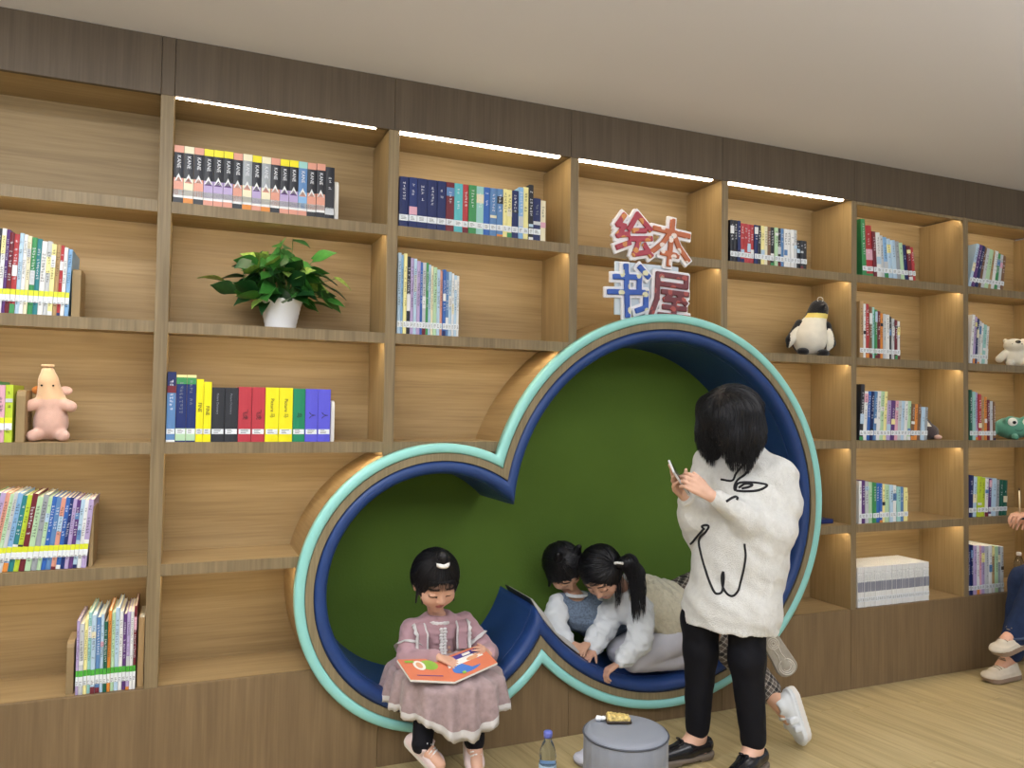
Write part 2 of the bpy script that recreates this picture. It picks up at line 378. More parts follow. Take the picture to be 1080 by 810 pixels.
def book_mesh(th, h, dp, spec, r):
    """spec: dict(color, bands, glyph, ink, stick) -> mesh, origin at the lower left front corner"""
    mats = [pm_(spec['c']), M_PAGE]; mb = MB(); c = min(0.0018, th*0.2)
    def mi(m):
        if m not in mats: mats.append(m)
        return mats.index(m)
    g = .0004
    # covers, slightly rounded spine, page block set in by 3 mm
    mb.box(g, g+c, 0.002, dp, 0, h, 0); mb.box(th-g-c, th-g, 0.002, dp, 0, h, 0)
    n = 4; pts = [(g+(th-2*g)*i/n, 0.0026-0.0024*math.sin(PI*i/n)) for i in range(n+1)]
    vs = [(x, y, 0) for x, y in pts]+[(x, y, h) for x, y in pts]+[(th-g, 0.0045, 0), (g, 0.0045, 0), (th-g, 0.0045, h), (g, 0.0045, h)]
    m_ = n+1
    fs = [(i, i+1, m_+i+1, m_+i) for i in range(n)] + [tuple(range(n, -1, -1))+(2*m_+1, 2*m_), tuple(range(m_, 2*m_))+(2*m_+2, 2*m_+3), (2*m_, 2*m_+1, 2*m_+3, 2*m_+2)]
    mb.add(vs, fs, 0)
    mb.box(g+c, th-g-c, 0.0045, dp-.003, .003, h-.003, 1)
    yq = -0.0003
    def quad(x0, x1, z0, z1, m, y=yq, tri=False):
        # a thin printed patch wrapped on the spine
        if tri: mb.add([(x0, y, z0), (x1, y, z0), ((x0+x1)/2, y, z1)], [(0, 1, 2)], mi(m)); return
        mb.add([(x0, y, z0), (x1, y, z0), (x1, y, z1), (x0, y, z1)], [(0, 1, 2, 3)], mi(m))
    for z0, z1, cn in spec.get('bands', ()):
        quad(g, th-g, z0*h, z1*h, pm_(cn) if isinstance(cn, str) else cn)
    for z0, z1, cn in spec.get('tris', ()): quad(th*.1, th*.9, z0*h, z1*h, pm_(cn), -0.0006, True)
    st = spec.get('stick')
    if st == 'w': quad(th*.06, th*.94, .028, .046, M_STK, -0.0007)
    elif st == 'W': quad(g, th-g, .026, .050, M_STK, -0.0007)
    elif st == 'y': quad(g, th-g, .062, .080, M_STKY, -0.0007); quad(g, th-g, .040, .062, M_STK, -0.0007)
    elif st == 'g': quad(g, th-g, .060, .080, M_STKG, -0.0007); quad(g, th-g, .030, .060, M_STK, -0.0007)
    if st: # print on the sticker
        zz = .032
        for i in range(3): quad(th*.2, th*(.5+.3*r.random()), zz, zz+.0016, M_INK, -0.0011); zz += .005
    gl = spec.get('glyph')
    if gl:
        ink = {'k': M_INK, 'w': M_INKW, 'g': M_INKG}[gl[0]]
        z = h*r.uniform(.86, .93); wd = min(th*.6, .012)
        while z > .10+r.random()*.02:
            zz = z-wd*.85
            if r.random() < .86:
                x0 = th/2-wd/2
                for k in range(3): # three strokes make one character
                    a = r.random()
                    if a < .5: quad(x0+wd*r.uniform(0, .3), x0+wd*r.uniform(.6, 1), zz+(z-zz)*(.1+.3*k), zz+(z-zz)*(.22+.3*k), ink, -0.0010)
                    else: quad(x0+wd*(.1+.33*k), x0+wd*(.22+.33*k), zz+(z-zz)*r.uniform(0, .3), zz+(z-zz)*r.uniform(.6, 1), ink, -0.0010)
            z = zz-wd*.2
            if r.random() < .06: z -= .02
    me = bpy.data.meshes.new('book'); me.from_pydata(mb.v, [], mb.f)
    for m in mats: me.materials.append(m)
    me.polygons.foreach_set('material_index', np.asarray(mb.m, dtype=np.int32)); me.update(); return me
NB = [0]
ATT = {}
def put_book(x, z, th, h, dp, spec, lean=0.0, y=0.012, label='', group='', r=rnd, me=None, letter=None):
    me = me or book_mesh(th, h, dp, spec, r)
    o = bpy.data.objects.new('book', me); COL.objects.link(o)
    o.location = (x, y, z); o.rotation_euler = (0, lean, r.uniform(-.012, .012))
    tag(o, label, 'book', group); NB[0] += 1
    if letter:
        s, size, mtl, fx, fz = letter
        t = link('spine_lettering', text_mesh(s, size, mtl), o, (th*fx, -0.0014, h*fz)); t.rotation_euler = (PI/2, PI/2, 0)
    return o
def row(name, x0, x1, r_, hs, items, lean=0.0, dp=0.17, group=None, y=0.012, wj=.25, zoff=0.0, cover_word='book'):
    """items: list of specs filling x0..x1; hs: (h0,h1) height from left to right"""
    z = ZS[r_]+.0006; n = len(items); r = random.Random(hash(name) % 1000 if False else sum(map(ord, name)))
    ws = [it.get('w', 1.0*(1+r.uniform(-wj, wj))) for it in items]; S = (x1-x0)/sum(ws)
    x = x0
    for i, it in enumerate(items):
        th = ws[i]*S; h = it.get('h') or (hs[0]+(hs[1]-hs[0])*i/max(1, n-1))*(1+r.uniform(-.02, .02))
        a = it.get('lean', lean if not callable(lean) else lean(i/max(1, n-1)))
        cs = math.cos(a); tp = th/max(.9, cs)*.985*cs
        size = 'slim' if th < .016 else 'thick' if th > .032 else 'medium'
        lab = '%s %s %s, %s from the left in the %s' % (size, it['c'], it.get('word', cover_word), ORD[i], name)
        if it.get('glyph') and 'bands' not in it and r.random() < .62:
            q0 = r.uniform(.12, .8); it['bands'] = [(q0, q0+r.uniform(.05, .22), r.choice(['white', 'cream', 'pale blue', 'pale grey', 'pale yellow', 'charcoal', 'steel blue', it['c'], 'pink', 'white']))]
            if r.random() < .35: it['bands'].append((.0, r.uniform(.04, .12), r.choice(['navy', 'white', 'maroon', 'green', 'orange'])))
        lift = th*math.sin(a) if a > 0 else 0
        xx = x + (0 if a >= 0 else 0)
        # lean > 0 tips the top to the right and stands on the lower right edge
        put_book(xx, z+(lift if a > 0 else 0), tp, h, it.get('d', dp), it, a, y + r.uniform(0, .006), lab, group or ('books in the '+name), r, letter=it.get('letter'))
        x += th
def mk(cols, **kw):
    out = []
    for c in cols:
        d = {'c': c}; d.update(kw)
        if d.get('glyph') == 'auto': d['glyph'] = 'w' if c in ('navy','black','dark blue','blue','teal','dark green','green','maroon','red','purple','charcoal','brown','violet','emerald','crimson','steel blue') else 'k'
        out.append(d)
    return out
# (1) comic series on the top shelf, left
ks = []
caps = ['salmon','cream','salmon','yellow','yellow','yellow','salmon','cream','yellow','cream','salmon','yellow','yellow','pale teal','salmon','salmon']
for i, cp in enumerate(caps):
    low = {'salmon': 'salmon', 'yellow': 'lilac', 'cream': 'cream', 'pale teal': 'light blue'}[cp]
    body = 'black' if cp not in ('pale teal',) else 'steel blue'
    if cp == 'cream': body = 'grey' if i != 1 else 'charcoal'
    ks.append({'c': body, 'w': 1.0, 'bands': [(.88, 1.0, cp), (.14, .44, low), (.10, .24, 'white'), (.0, .10, 'orange' if cp == 'cream' else 'charcoal' if i in (0, 2, 6, 10, 14, 15) else 'salmon')], 'tris': [(.38, .52, 'white'), (.36, .46, 'purple' if cp == 'yellow' else 'salmon')], 'letter': ('KANE', .0175, M_INKW, .5, .72), 'word': 'comic volume'})
ks.append({'c': 'black', 'w': 1.05, 'h': .197, 'bands': [(.20, .62, 'charcoal'), (.08, .22, 'pale grey')], 'glyph': 'w', 'word': 'comic volume'})
for k in ks: k.setdefault('h', .205)
row('comic row above the plant', -.056, .504, 1, (.205, .2), ks, dp=.14)
# (2) coloured lexicon row
L3 = [dict(c='steel blue', w=37, h=.245, bands=[(.80, 1, 'navy'), (.70, .80, 'maroon'), (.0, .03, 'white')], glyph='w', stick='w'),
 dict(c='dark blue', w=43, h=.236, bands=[(.86, .96, 'green'), (.96, 1, 'pale yellow'), (.02, .13, 'pale green'), (.13, .2, 'pale green')], glyph='g', stick='w'),
 dict(c='dark blue', w=39, h=.236, bands=[(.86, .96, 'green'), (.96, 1, 'pale yellow'), (.02, .13, 'pale green'), (.13, .2, 'pale green')], glyph='g', stick='w'),
 dict(c='bright yellow', w=31, h=.222, letter=('FINE', .017, M_INK, .5, .55), stick='w'), dict(c='bright yellow', w=33, h=.213, letter=('FINE', .017, M_INK, .5, .52), stick='w'),
 dict(c='charcoal', w=56, h=.194, letter=('Picture Dictionary', .010, M_INKG, .45, .70), stick='w'), dict(c='charcoal', w=57, h=.194, letter=('Picture Dictionary', .010, M_INKG, .45, .70), stick='w'),
 dict(c='crimson', w=58, h=.198, letter=('飞虎', .020, M_INK, .5, .50), stick='w'), dict(c='crimson', w=58, h=.198, letter=('飞虎', .020, M_INK, .5, .50), stick='w'),
 dict(c='bright yellow', w=60, h=.198, letter=('Picture 马', .017, M_INK, .5, .62), stick='w'), dict(c='bright yellow', w=62, h=.198, letter=('Picture 马', .017, M_INK, .5, .62), stick='w'),
 dict(c='emerald', w=56, h=.196, letter=('鸟', .020, M_INK, .5, .50), stick='w'), dict(c='violet', w=58, h=.196, letter=('人', .026, M_INK, .5, .50), stick='w'), dict(c='violet', w=59, h=.196, letter=('人', .026, M_INK, .5, .50), stick='w')]
row('colourful row under the plant', -.057, .509, 3, (.2, .2), L3, dp=.15)
# (3) c2r1
cl = [('navy', 38), ('dark blue', 33), ('navy', 41), ('navy', 40), ('navy', 36), ('maroon', 34), ('turquoise', 36), ('red', 24), ('green', 33), ('pale teal', 32), ('blue', 27), ('steel blue', 29), ('steel blue', 27), ('pale yellow', 19), ('pale yellow', 21), ('navy', 28), ('light blue', 22), ('pale yellow', 23), ('black', 21)]
its = [dict(c=a, w=b, glyph='k' if 'pale y' in a else 'w', stick='W', h=.200 if i < 13 else .206+.004*(i-13) if i > 15 else .202) for i, (a, b) in enumerate(cl)]
its[17]['h'] = .222; its[18]['h'] = .234
its += [dict(c='navy', w=34, h=.180, stick='W', glyph='g', lean=0), dict(c='cream', w=24, h=.175, glyph='k')]
row('top novel row', .756, 1.390, 1, (.2, .2), its, dp=.14)
# (4) c2r2
its = mk(['pale blue','light blue','pale yellow','black','lilac','pale blue','lilac','blue','pale grey','green','pale blue','cream','pale green','pale blue','salmon','blue','steel blue','pale blue','white','pale blue','white'], glyph='auto', stick='W')
row('pale row beneath the novels', .757, 1.010, 2, (.318, .243), its, dp=.2)
# (5) far left groups
its = mk(['pale grey','teal','black','white','purple','maroon','red','pale blue','white','cream','green','teal','white','pale grey','pale yellow','tan','red','white','light blue'], glyph='auto', stick='y')
row('upper left yellow-stickered row', -.612, -.367, 2, (.285, .227), its, dp=.2, lean=.035)
its = mk(['green','pink','lime'], glyph='auto', stick='y')
row('short row beside the pig', -.585, -.516, 3, (.195, .185), its, dp=.2)
its = mk(['green','lilac','salmon','pale green','pale grey','light blue','teal','lime','maroon','pale green','grey','pale green','blue','steel blue','salmon','blue','dark blue','lilac','purple','pale blue','white','lilac'], glyph='auto', stick='y')
row('leaning lower left row', -.60, -.290, 4, (.262, .226), its, dp=.21, lean=lambda t: .17-.09*t)
its = mk(['lilac','pale grey','pale yellow','pale teal','pale blue','steel blue','pale blue','dark green','orange','pale green','pale blue','white','purple','lilac','white','maroon'], glyph='auto', stick='g')
for k, hh in zip(its, (.245, .235, .245, .27, .26, .25, .26, .235, .27, .262, .278, .265, .255, .262, .262, .28)): k['h'] = hh
row('green-stickered lower left row', -.311, -.130, 5, (.25, .28), its, dp=.21, lean=.0)
put_book(-.126, ZS[5]+.0006, .020, .235, .19, dict(c='tan'), 0, .03, 'tan book with lime edge squeezed against the upright at lower left', 'books in the green-stickered row at lower left')
# (6) c4r1
cl = ['black','black','navy','red','red','crimson','red','navy','charcoal','pale yellow','cream','brown','black','pale green','charcoal','steel blue','white','white','white','pale grey','black','charcoal','black']
its = mk(cl, glyph='auto', stick='W')
for i, k in enumerate(its): k['h'] = .188 if i < 20 else .140; k['h'] += .01 if i < 3 else 0
row('row above the penguin', 2.345, 2.808, 1, (.2, .168), its, dp=.14, wj=.12)
# (7) column to the right of the cloud
its = mk(['green','red','maroon','white','pale grey','light blue','pale blue','pale blue','grey','pale green','navy','maroon','red'], glyph='auto', stick='W')
its[0]['h'] = .29; its[1]['h'] = .262; its[1]['w'] = 1.8
row('top row right of cloud', 3.175, 3.551, 1, (.245, .175), its, lean=lambda t: -.05-.07*t, dp=.19)
its = mk(['tan','white','red','brown','pale teal','green','maroon','orange','pale grey','white','black','pale grey','maroon','white'], glyph='auto', stick='W')
row('second row right of cloud', 3.155, 3.441, 2, (.285, .2), its, dp=.19)
its = mk(['charcoal','white','blue','navy','steel blue','white','pale green','pale yellow','lilac','purple','pink','pale grey','pale blue','white','pale green','brown','orange','brown','pale blue','grey'], glyph='auto', stick='W')
for i, k in enumerate(its): k['h'] = (.285, .25)[i > 0] if i < 5 else .252 if i < 8 else .205 if i < 15 else .19 if i < 18 else .175
row('row beside the brown-grey plush', 3.155, 3.633, 3, (.28, .17), its, lean=lambda t: .055, dp=.19)
its = mk(['white','purple','pale grey','pale green','green','blue','blue','pale yellow','pale green','pale blue','white','pale teal','steel blue','pale yellow'], glyph='auto', stick='W')
row('row above the grey-banded booklets', 3.152, 3.495, 4, (.218, .175), its, dp=.2, wj=.2)
n30 = 34; r5 = random.Random(5); bandm = mat('booklet_band_grey', '8d8f9c', 0.5)
proto = [book_mesh(.0143, .200, .2, dict(c='white', bands=[(.38, .62, bandm), (.62, .63, 'pale grey')], glyph='g', stick='W'), random.Random(k)) for k in range(4)]
for i in range(n30):
    put_book(3.146+i*.01465, ZS[5]+.0006, .0143, .2, .2, None, 0, .012+r5.uniform(0, .003), 'white booklet with grey spine band, %s from left on the bottom shelf' % ORD[i], 'grey-banded booklets on the bottom shelf', r5, me=proto[i % 4])
# (8) last column
its = mk(['pale blue','purple','navy','brown','pale grey','pale green','tan','white','green','pale grey','brown'], glyph='auto', stick='W')
row('top row, rightmost column', 3.945, 4.235, 1, (.25, .2), its, lean=lambda t: .30-.16*t, dp=.2)
its = mk(['white','lilac','navy','pale grey','white','pale teal','white'], glyph='auto', stick='W')
row('second row, rightmost column', 3.955, 4.100, 2, (.27, .21), its, lean=.10, dp=.2)
its = mk(['dark green','pale teal','lilac','red','tan','orange','maroon','pale grey','brown'], glyph='auto', stick='W')
row('third row, rightmost column', 3.955, 4.160, 3, (.275, .21), its, lean=0.0, dp=.2)
its = mk(['navy','pale blue','lime','lime','white','purple','pale blue','grey','dark green','dark green'], glyph='auto', stick='W')
row('fourth row, rightmost column', 3.945, 4.255, 4, (.226, .193), its, lean=.05, dp=.2)
its = mk(['dark blue','navy','lilac','white','pink','lilac','pale grey','white','tan','pale green','grey','pale grey'], glyph='auto', stick='W')
row('bottom row, rightmost column', 3.945, 4.225, 5, (.27, .25), its, dp=.21)
# flat navy book beside the cloud
o = put_book(2.93, ZS[4]+.001, .022, .19, .15, dict(c='navy'), 0, .05, 'navy book lying flat beside the cloud rim'); o.rotation_euler = (0, math.radians(90), 0); o.location = (2.84, .06, ZS[4]+.0235)

# ---------------------------------------------------------------- bookends
M_BE = mat('bookend_board', (150, 128, 92), 0.6, 0.3, 0.05, 200, 0.06, 12); M_BEW = mat('white_plastic', (228, 226, 220), 0.4)
def bookend(x, z, h, w, dp, label, wood_=True, flip=1, mark=False):
    e = empty('bookend', (x, .09, z)); tag(e, label, 'bookend', None)
    m = M_BE if wood_ else M_BEW
    mb = MB(); r_ = .02
    prof = [(.03, 0), (.03+dp, 0), (.03+dp, h-r_), (.03+dp-r_*.3, h-r_*.3), (.03+dp-r_, h), (.03+r_, h), (.03+r_*.3, h-r_*.3), (.03, h-r_)]
    n = len(prof); vs = [(x, y, z+q) for y, q in prof]+[(x+w*flip, y, z+q) for y, q in prof]
    mb.add(vs, [tuple(range(n)), tuple(range(2*n-1, n-1, -1))]+[(i, i+n, (i+1) % n+n, (i+1) % n) for i in range(n)])
    mb.build('upright_plate', m, e, bevel=.001, seg=1)
    MB().box(min(x, x-.07*flip), max(x, x-.07*flip), .035, .02+dp, z-.0003, z+.0006).build('foot_plate', m, e)
    if mark:
        t = link('carved_mark', text_mesh('书香', .026, mat('carved_brown', (92, 72, 48), .8)), e, (w*flip+.0006, .0, h*.5)); t.rotation_euler = (PI/2, PI/2, PI/2)
    return e
bookend(-.360, ZS[2], .165, .026, .13, 'brown board bookend with a carved mark closing the upper left row', mark=True)
bookend(-.509, ZS[3], .172, .026, .13, 'brown board bookend between short left row and pink pig', mark=True)
bookend(-.284, ZS[4], .20, .012, .15, 'thin brown bookend closing the leaning row on the fourth left shelf')
bookend(-.318, ZS[5], .175, .022, .15, 'brown bookend standing left of the green-stickered books', flip=-1)
bookend(.507, ZS[1], .155, .016, .12, 'pale metal bookend at the end of the comic volumes', False)
bookend(.512, ZS[3], .155, .014, .12, 'pale metal bookend at the end of the colour-block row', False)
bookend(1.013, ZS[2], .165, .010, .15, 'thin bookend closing the pale picture books')
bookend(1.392, ZS[1], .150, .006, .10, 'thin bookend closing the novel row')
bookend(2.812, ZS[1], .145, .012, .12, 'slim bookend closing the dark and red row')
bookend(3.555, ZS[1], .165, .008, .15, 'slim bookend closing the top row of the tall column')
bookend(3.647, ZS[5], .195, .016, .19, 'brown bookend at the end of the grey-banded booklets')
# ---------------------------------------------------------------- SDF modelling of soft things and figures
def _q(P, c): return P - np.array(c, dtype=np.float32)
class Field:
    """signed-distance field on a grid; shapes are blended with a smooth union and meshed with surface nets"""
    def __init__(s, lo, hi, h):
        s.h = h; s.lo = np.array(lo, float); s.n = np.ceil((np.array(hi)-s.lo)/h).astype(int)+1
        s.F = np.full(tuple(s.n), 1e3, np.float32)
    def sub(s, lo, hi):
        a = np.clip(np.floor((np.array(lo)-s.lo)/s.h).astype(int), 0, s.n); b = np.clip(np.ceil((np.array(hi)-s.lo)/s.h).astype(int)+1, 0, s.n)
        if (b <= a).any(): return None
        g = [(s.lo[i]+s.h*np.arange(a[i], b[i])).astype(np.float32) for i in range(3)]
        return (slice(a[0], b[0]), slice(a[1], b[1]), slice(a[2], b[2])), np.meshgrid(*g, indexing='ij', sparse=True)
    def apply(s, lo, hi, fn, k, mode='u'):
        m = k+3*s.h; r = s.sub(np.array(lo)-m, np.array(hi)+m)
        if r is None: return
        sl, (X, Y, Z) = r; d = fn(X, Y, Z).astype(np.float32); F = s.F[sl]
        if mode == 'u':
            hh = np.clip(k-np.abs(F-d), 0, None)/max(k, 1e-6); s.F[sl] = np.minimum(F, d)-hh*hh*k*.25
        elif mode == 'd':
            d = -d; hh = np.clip(k-np.abs(F-d), 0, None)/max(k, 1e-6); s.F[sl] = np.maximum(F, d)+hh*hh*k*.25
    def cone(s, a, ra, b, rb, k=0.01, mode='u'):
        a = np.array(a, float); b = np.array(b, float); L = b-a; l2 = float(L@L); rr = max(ra, rb)
        if l2 < 1e-10: return s.ball(a, ra, k, mode)
        def fn(X, Y, Z):
            x, y, z = X-a[0], Y-a[1], Z-a[2]
            t = np.clip((x*L[0]+y*L[1]+z*L[2])/l2, 0, 1)
            return np.sqrt((x-t*L[0])**2+(y-t*L[1])**2+(z-t*L[2])**2)-(ra+(rb-ra)*t)
        s.apply(np.minimum(a, b)-rr, np.maximum(a, b)+rr, fn, k, mode); return s
    def chain(s, pts, rs, k=0.01):
        for i in range(len(pts)-1): s.cone(pts[i], rs[i], pts[i+1], rs[i+1], k)
        return s
    def ball(s, c, r, k=0.01, mode='u', M=None):
        c = np.array(c, float); R = np.array(r if isinstance(r, (tuple, list)) else (r, r, r), float); mx = R.max()
        A = np.array(M) if M is not None else np.eye(3)      # columns: local axes
        def fn(X, Y, Z):
            x, y, z = X-c[0], Y-c[1], Z-c[2]
            u = (x*A[0, 0]+y*A[1, 0]+z*A[2, 0]); v = (x*A[0, 1]+y*A[1, 1]+z*A[2, 1]); w_ = (x*A[0, 2]+y*A[1, 2]+z*A[2, 2])
            k0 = np.sqrt((u/R[0])**2+(v/R[1])**2+(w_/R[2])**2); k1 = np.sqrt((u/R[0]**2)**2+(v/R[1]**2)**2+(w_/R[2]**2)**2)
            return k0*(k0-1)/np.maximum(k1, 1e-6)
        s.apply(c-mx, c+mx, fn, k, mode); return s
    def rbox(s, c, half, r, k=0.01, mode='u', M=None):
        c = np.array(c, float); B = np.array(half, float)-r; mx = np.linalg.norm(half)
        A = np.array(M) if M is not None else np.eye(3)
        def fn(X, Y, Z):
            x, y, z = X-c[0], Y-c[1], Z-c[2]; out = 0; ins = None
            for i in range(3):
                q = np.abs(x*A[0, i]+y*A[1, i]+z*A[2, i])-B[i]
                out = out+np.maximum(q, 0)**2; ins = q if ins is None else np.maximum(ins, q)
            return np.sqrt(out)+np.minimum(ins, 0)-r
        s.apply(c-mx, c+mx, fn, k, mode); return s
    def plane_cut(s, p, n, k=0.004):
        """removes what lies on the side of the normal"""
        p = np.array(p, float); n = np.array(n, float); n /= np.linalg.norm(n)
        r = s.sub(s.lo, s.lo+s.h*s.n); sl, (X, Y, Z) = r
        d = ((X-p[0])*n[0]+(Y-p[1])*n[1]+(Z-p[2])*n[2]).astype(np.float32)
        s.F = np.maximum(s.F, d); return s
    def displace(s, fn):
        sl, (X, Y, Z) = s.sub(s.lo, s.lo+s.h*s.n); s.F = s.F+fn(X, Y, Z).astype(np.float32); return s
    def mesh(s, relax=2):
        F = s.F; n = F.shape; ins = F < 0
        c = [ins[i:n[0]-1+i, j:n[1]-1+j, k:n[2]-1+k] for i in (0, 1) for j in (0, 1) for k in (0, 1)]
        cnt = sum(a.astype(np.int8) for a in c); act = (cnt > 0) & (cnt < 8)
        I = np.argwhere(act); idx = np.full(act.shape, -1, np.int64); idx[act] = np.arange(len(I))
        if len(I) == 0: return np.zeros((0, 3)), []
        acc = np.zeros((len(I), 3)); w_ = np.zeros(len(I))
        offs = [(i, j, k) for i in (0, 1) for j in (0, 1) for k in (0, 1)]
        for a in offs:
            for ax in range(3):
                if a[ax] == 1: continue
                b = list(a); b[ax] = 1
                fa = F[I[:, 0]+a[0], I[:, 1]+a[1], I[:, 2]+a[2]]; fb = F[I[:, 0]+b[0], I[:, 1]+b[1], I[:, 2]+b[2]]
                m = (fa < 0) != (fb < 0); t = np.where(m, fa/np.where(m, fa-fb, 1), 0)
                p = np.tile(np.array(a, float), (len(I), 1)); p[:, ax] += t
                acc += p*m[:, None]; w_ += m
        V = I+acc/w_[:, None]
        faces = []
        for ax in range(3):
            o = [0, 0, 0]; o[ax] = 1
            A = ins[:n[0]-o[0], :n[1]-o[1], :n[2]-o[2]]; B = ins[o[0]:, o[1]:, o[2]:]
            E = np.argwhere(A != B); u, v = (ax+1) % 3, (ax+2) % 3
            ok = (E[:, u] > 0) & (E[:, v] > 0) & (E[:, u] < n[u]-1) & (E[:, v] < n[v]-1); E = E[ok]
            fl = ins[E[:, 0], E[:, 1], E[:, 2]]
            def at(du, dv):
                Q = E.copy(); Q[:, u] += du; Q[:, v] += dv; return idx[Q[:, 0], Q[:, 1], Q[:, 2]]
            q = np.stack([at(-1, -1), at(0, -1), at(0, 0), at(-1, 0)], 1)
            q[~fl] = q[~fl][:, ::-1]; faces.append(q)
        Q = np.concatenate(faces); Q = Q[(Q >= 0).all(1)]
        for _ in range(relax):
            S = np.zeros_like(V); C = np.zeros(len(V))
            for i in range(4):
                a, b = Q[:, i], Q[:, (i+1) % 4]
                for d in range(3): S[:, d] += np.bincount(a, V[b, d], len(V))+np.bincount(b, V[a, d], len(V))
                C += np.bincount(a, minlength=len(V))+np.bincount(b, minlength=len(V))
            V = V*.5+.5*S/np.maximum(C, 1)[:, None]
        return V*s.h+s.lo, Q
    def build(s, name, mats, parent=None, mi_fn=None, relax=2):
        V, Q = s.mesh(relax); off = np.array(wpos(parent)) if parent else np.zeros(3)
        mi = None
        if mi_fn is not None: Cn = V[Q].mean(1); mi = mi_fn(Cn[:, 0], Cn[:, 1], Cn[:, 2]).astype(np.int32)
        V = V-off
        me = bpy.data.meshes.new(name); me.vertices.add(len(V)); me.vertices.foreach_set('co', V.astype(np.float32).ravel())
        me.loops.add(len(Q)*4); me.loops.foreach_set('vertex_index', Q.astype(np.int32).ravel())
        me.polygons.add(len(Q)); me.polygons.foreach_set('loop_start', np.arange(0, len(Q)*4, 4, dtype=np.int32))
        me.polygons.foreach_set('loop_total', np.full(len(Q), 4, dtype=np.int32))
        for m in (mats if isinstance(mats, (list, tuple)) else [mats]): me.materials.append(m)
        if mi is not None: me.polygons.foreach_set('material_index', mi)
        me.polygons.foreach_set('use_smooth', np.ones(len(Q), dtype=bool))
        me.update(); me.validate()
        return link(name, me, parent)

# ---------------------------------------------------------------- sign over the cloud
sg = empty('wall_sign', (1.87, -0.015, 1.79)); tag(sg, 'four coloured Chinese characters with white outline standing on the cloud rim', 'sign')
M_SW = mat('sign_white', 'eeeef2', 0.4)
STROKES = {  # strokes of the characters on a 10 x 10 field
 '绘': [[(3.2,9.6),(1.4,7.6),(3.0,7.2),(1.2,5.2),(3.8,5.4)], [(.9,2.6),(3.9,3.5)], [(6.6,9.8),(4.2,6.6)], [(6.6,9.8),(9.6,6.4)], [(5.4,6.2),(8.2,6.2)], [(4.4,4.4),(9.6,4.4)], [(6.6,4.2),(5.0,1.0),(8.8,1.4)], [(7.8,3.0),(9.3,.6)]],
 '本': [[(5,10),(5,.2)], [(.6,7.4),(9.4,7.4)], [(4.6,7.2),(2.8,4.4),(.4,2.2)], [(5.4,7.2),(7.2,4.4),(9.8,2.0)], [(3.0,2.5),(7.0,2.5)]],
 '书': [[(1.6,7.6),(7.2,7.6),(7.0,5.0)], [(.2,4.6),(8.6,4.6),(8.4,1.6),(6.4,1.0)], [(4.2,9.8),(4.2,.0)], [(7.4,9.6),(9.2,7.8)]],
 '屋': [[(1.8,9.2),(9.0,9.2),(9.0,7.2),(2.2,7.2)], [(1.8,9.2),(1.8,4.0),(.6,.6)], [(3.2,5.6),(9.4,5.6)], [(5.4,5.4),(3.8,4.0),(8.6,4.1)], [(7.4,5.0),(9.0,3.6)], [(3.6,2.4),(9.0,2.4)], [(6.2,4.0),(6.2,.7)], [(2.6,.6),(9.8,.6)]]}
def glyph(ch, cx, cz, size, rot, cols):
    m = [mat('sign_'+c, c, 0.45) for c in cols]; cr, sr_ = math.cos(rot), math.sin(rot)
    def P(u, v, y): dx, dz = (u-5)*size/10, (v-5)*size/10; return (cx+dx*cr+dz*sr_, y, cz-dx*sr_+dz*cr)
    H_ = size*.75
    for nm, r_, y0, y1, ms in (('letter', .0120, -.026, -.014, m), ('letter_backing', .0245, -.014, .002, [M_SW])):
        F = Field((cx-H_, y0-.004, cz-H_), (cx+H_, y1+.004, cz+H_), .0028)
        for st_ in STROKES[ch]:
            for p, q in zip(st_[:-1], st_[1:]):
                ym = (y0+y1)/2; A = P(*p, ym); B = P(*q, ym); d = Vector(B)-Vector(A); L_ = d.length; d.normalize()
                sd = Vector((0, 1, 0)).cross(d)
                Mx = np.array([[d.x, 0, sd.x], [d.y, 1, sd.y], [d.z, 0, sd.z]])
                F.rbox((Vector(A)+Vector(B))/2, (L_/2+r_*.8, .1, r_), .003, .0015, M=Mx)
        F.F = np.maximum(F.F, 0*F.F)*0+F.F
        sl, (X, Y, Z) = F.sub(F.lo, F.lo+F.h*F.n); F.F = np.maximum(F.F, np.maximum(Y-y1, y0-Y).astype(np.float32))
        fn = None
        if len(ms) > 1: fn = lambda X, Y, Z: (((np.sin((X-cx)*75+1.7)*np.sin((Z-cz)*60+.6) > .62)).astype(int)*1 + ((np.sin((X-cx)*52+4)*np.sin((Z-cz)*66+2.5) > .72)).astype(int)*1).clip(0, len(ms)-1)
        F.build(nm, ms, sg, fn, relax=1)
glyph('绘', 1.795, 2.132, .198, -.10, ('a8384a', 'cf8a4a')); glyph('本', 1.992, 2.120, .205, .10, ('b8643c', 'e8d8d0', '6ab0b8'))
glyph('书', 1.785, 1.893, .222, -.05, ('2c57b0', 'd8d6b0', '9ac0e0')); glyph('屋', 1.990, 1.885, .210, .04, ('6e3038', 'a8504a', 'd8b8a8'))
MB().box(1.72, 2.05, .003, .010, 1.785, 2.02).build('sign_plate', mat('sign_plate_pale', 'c9d6e0', .4), sg, bevel=.002)

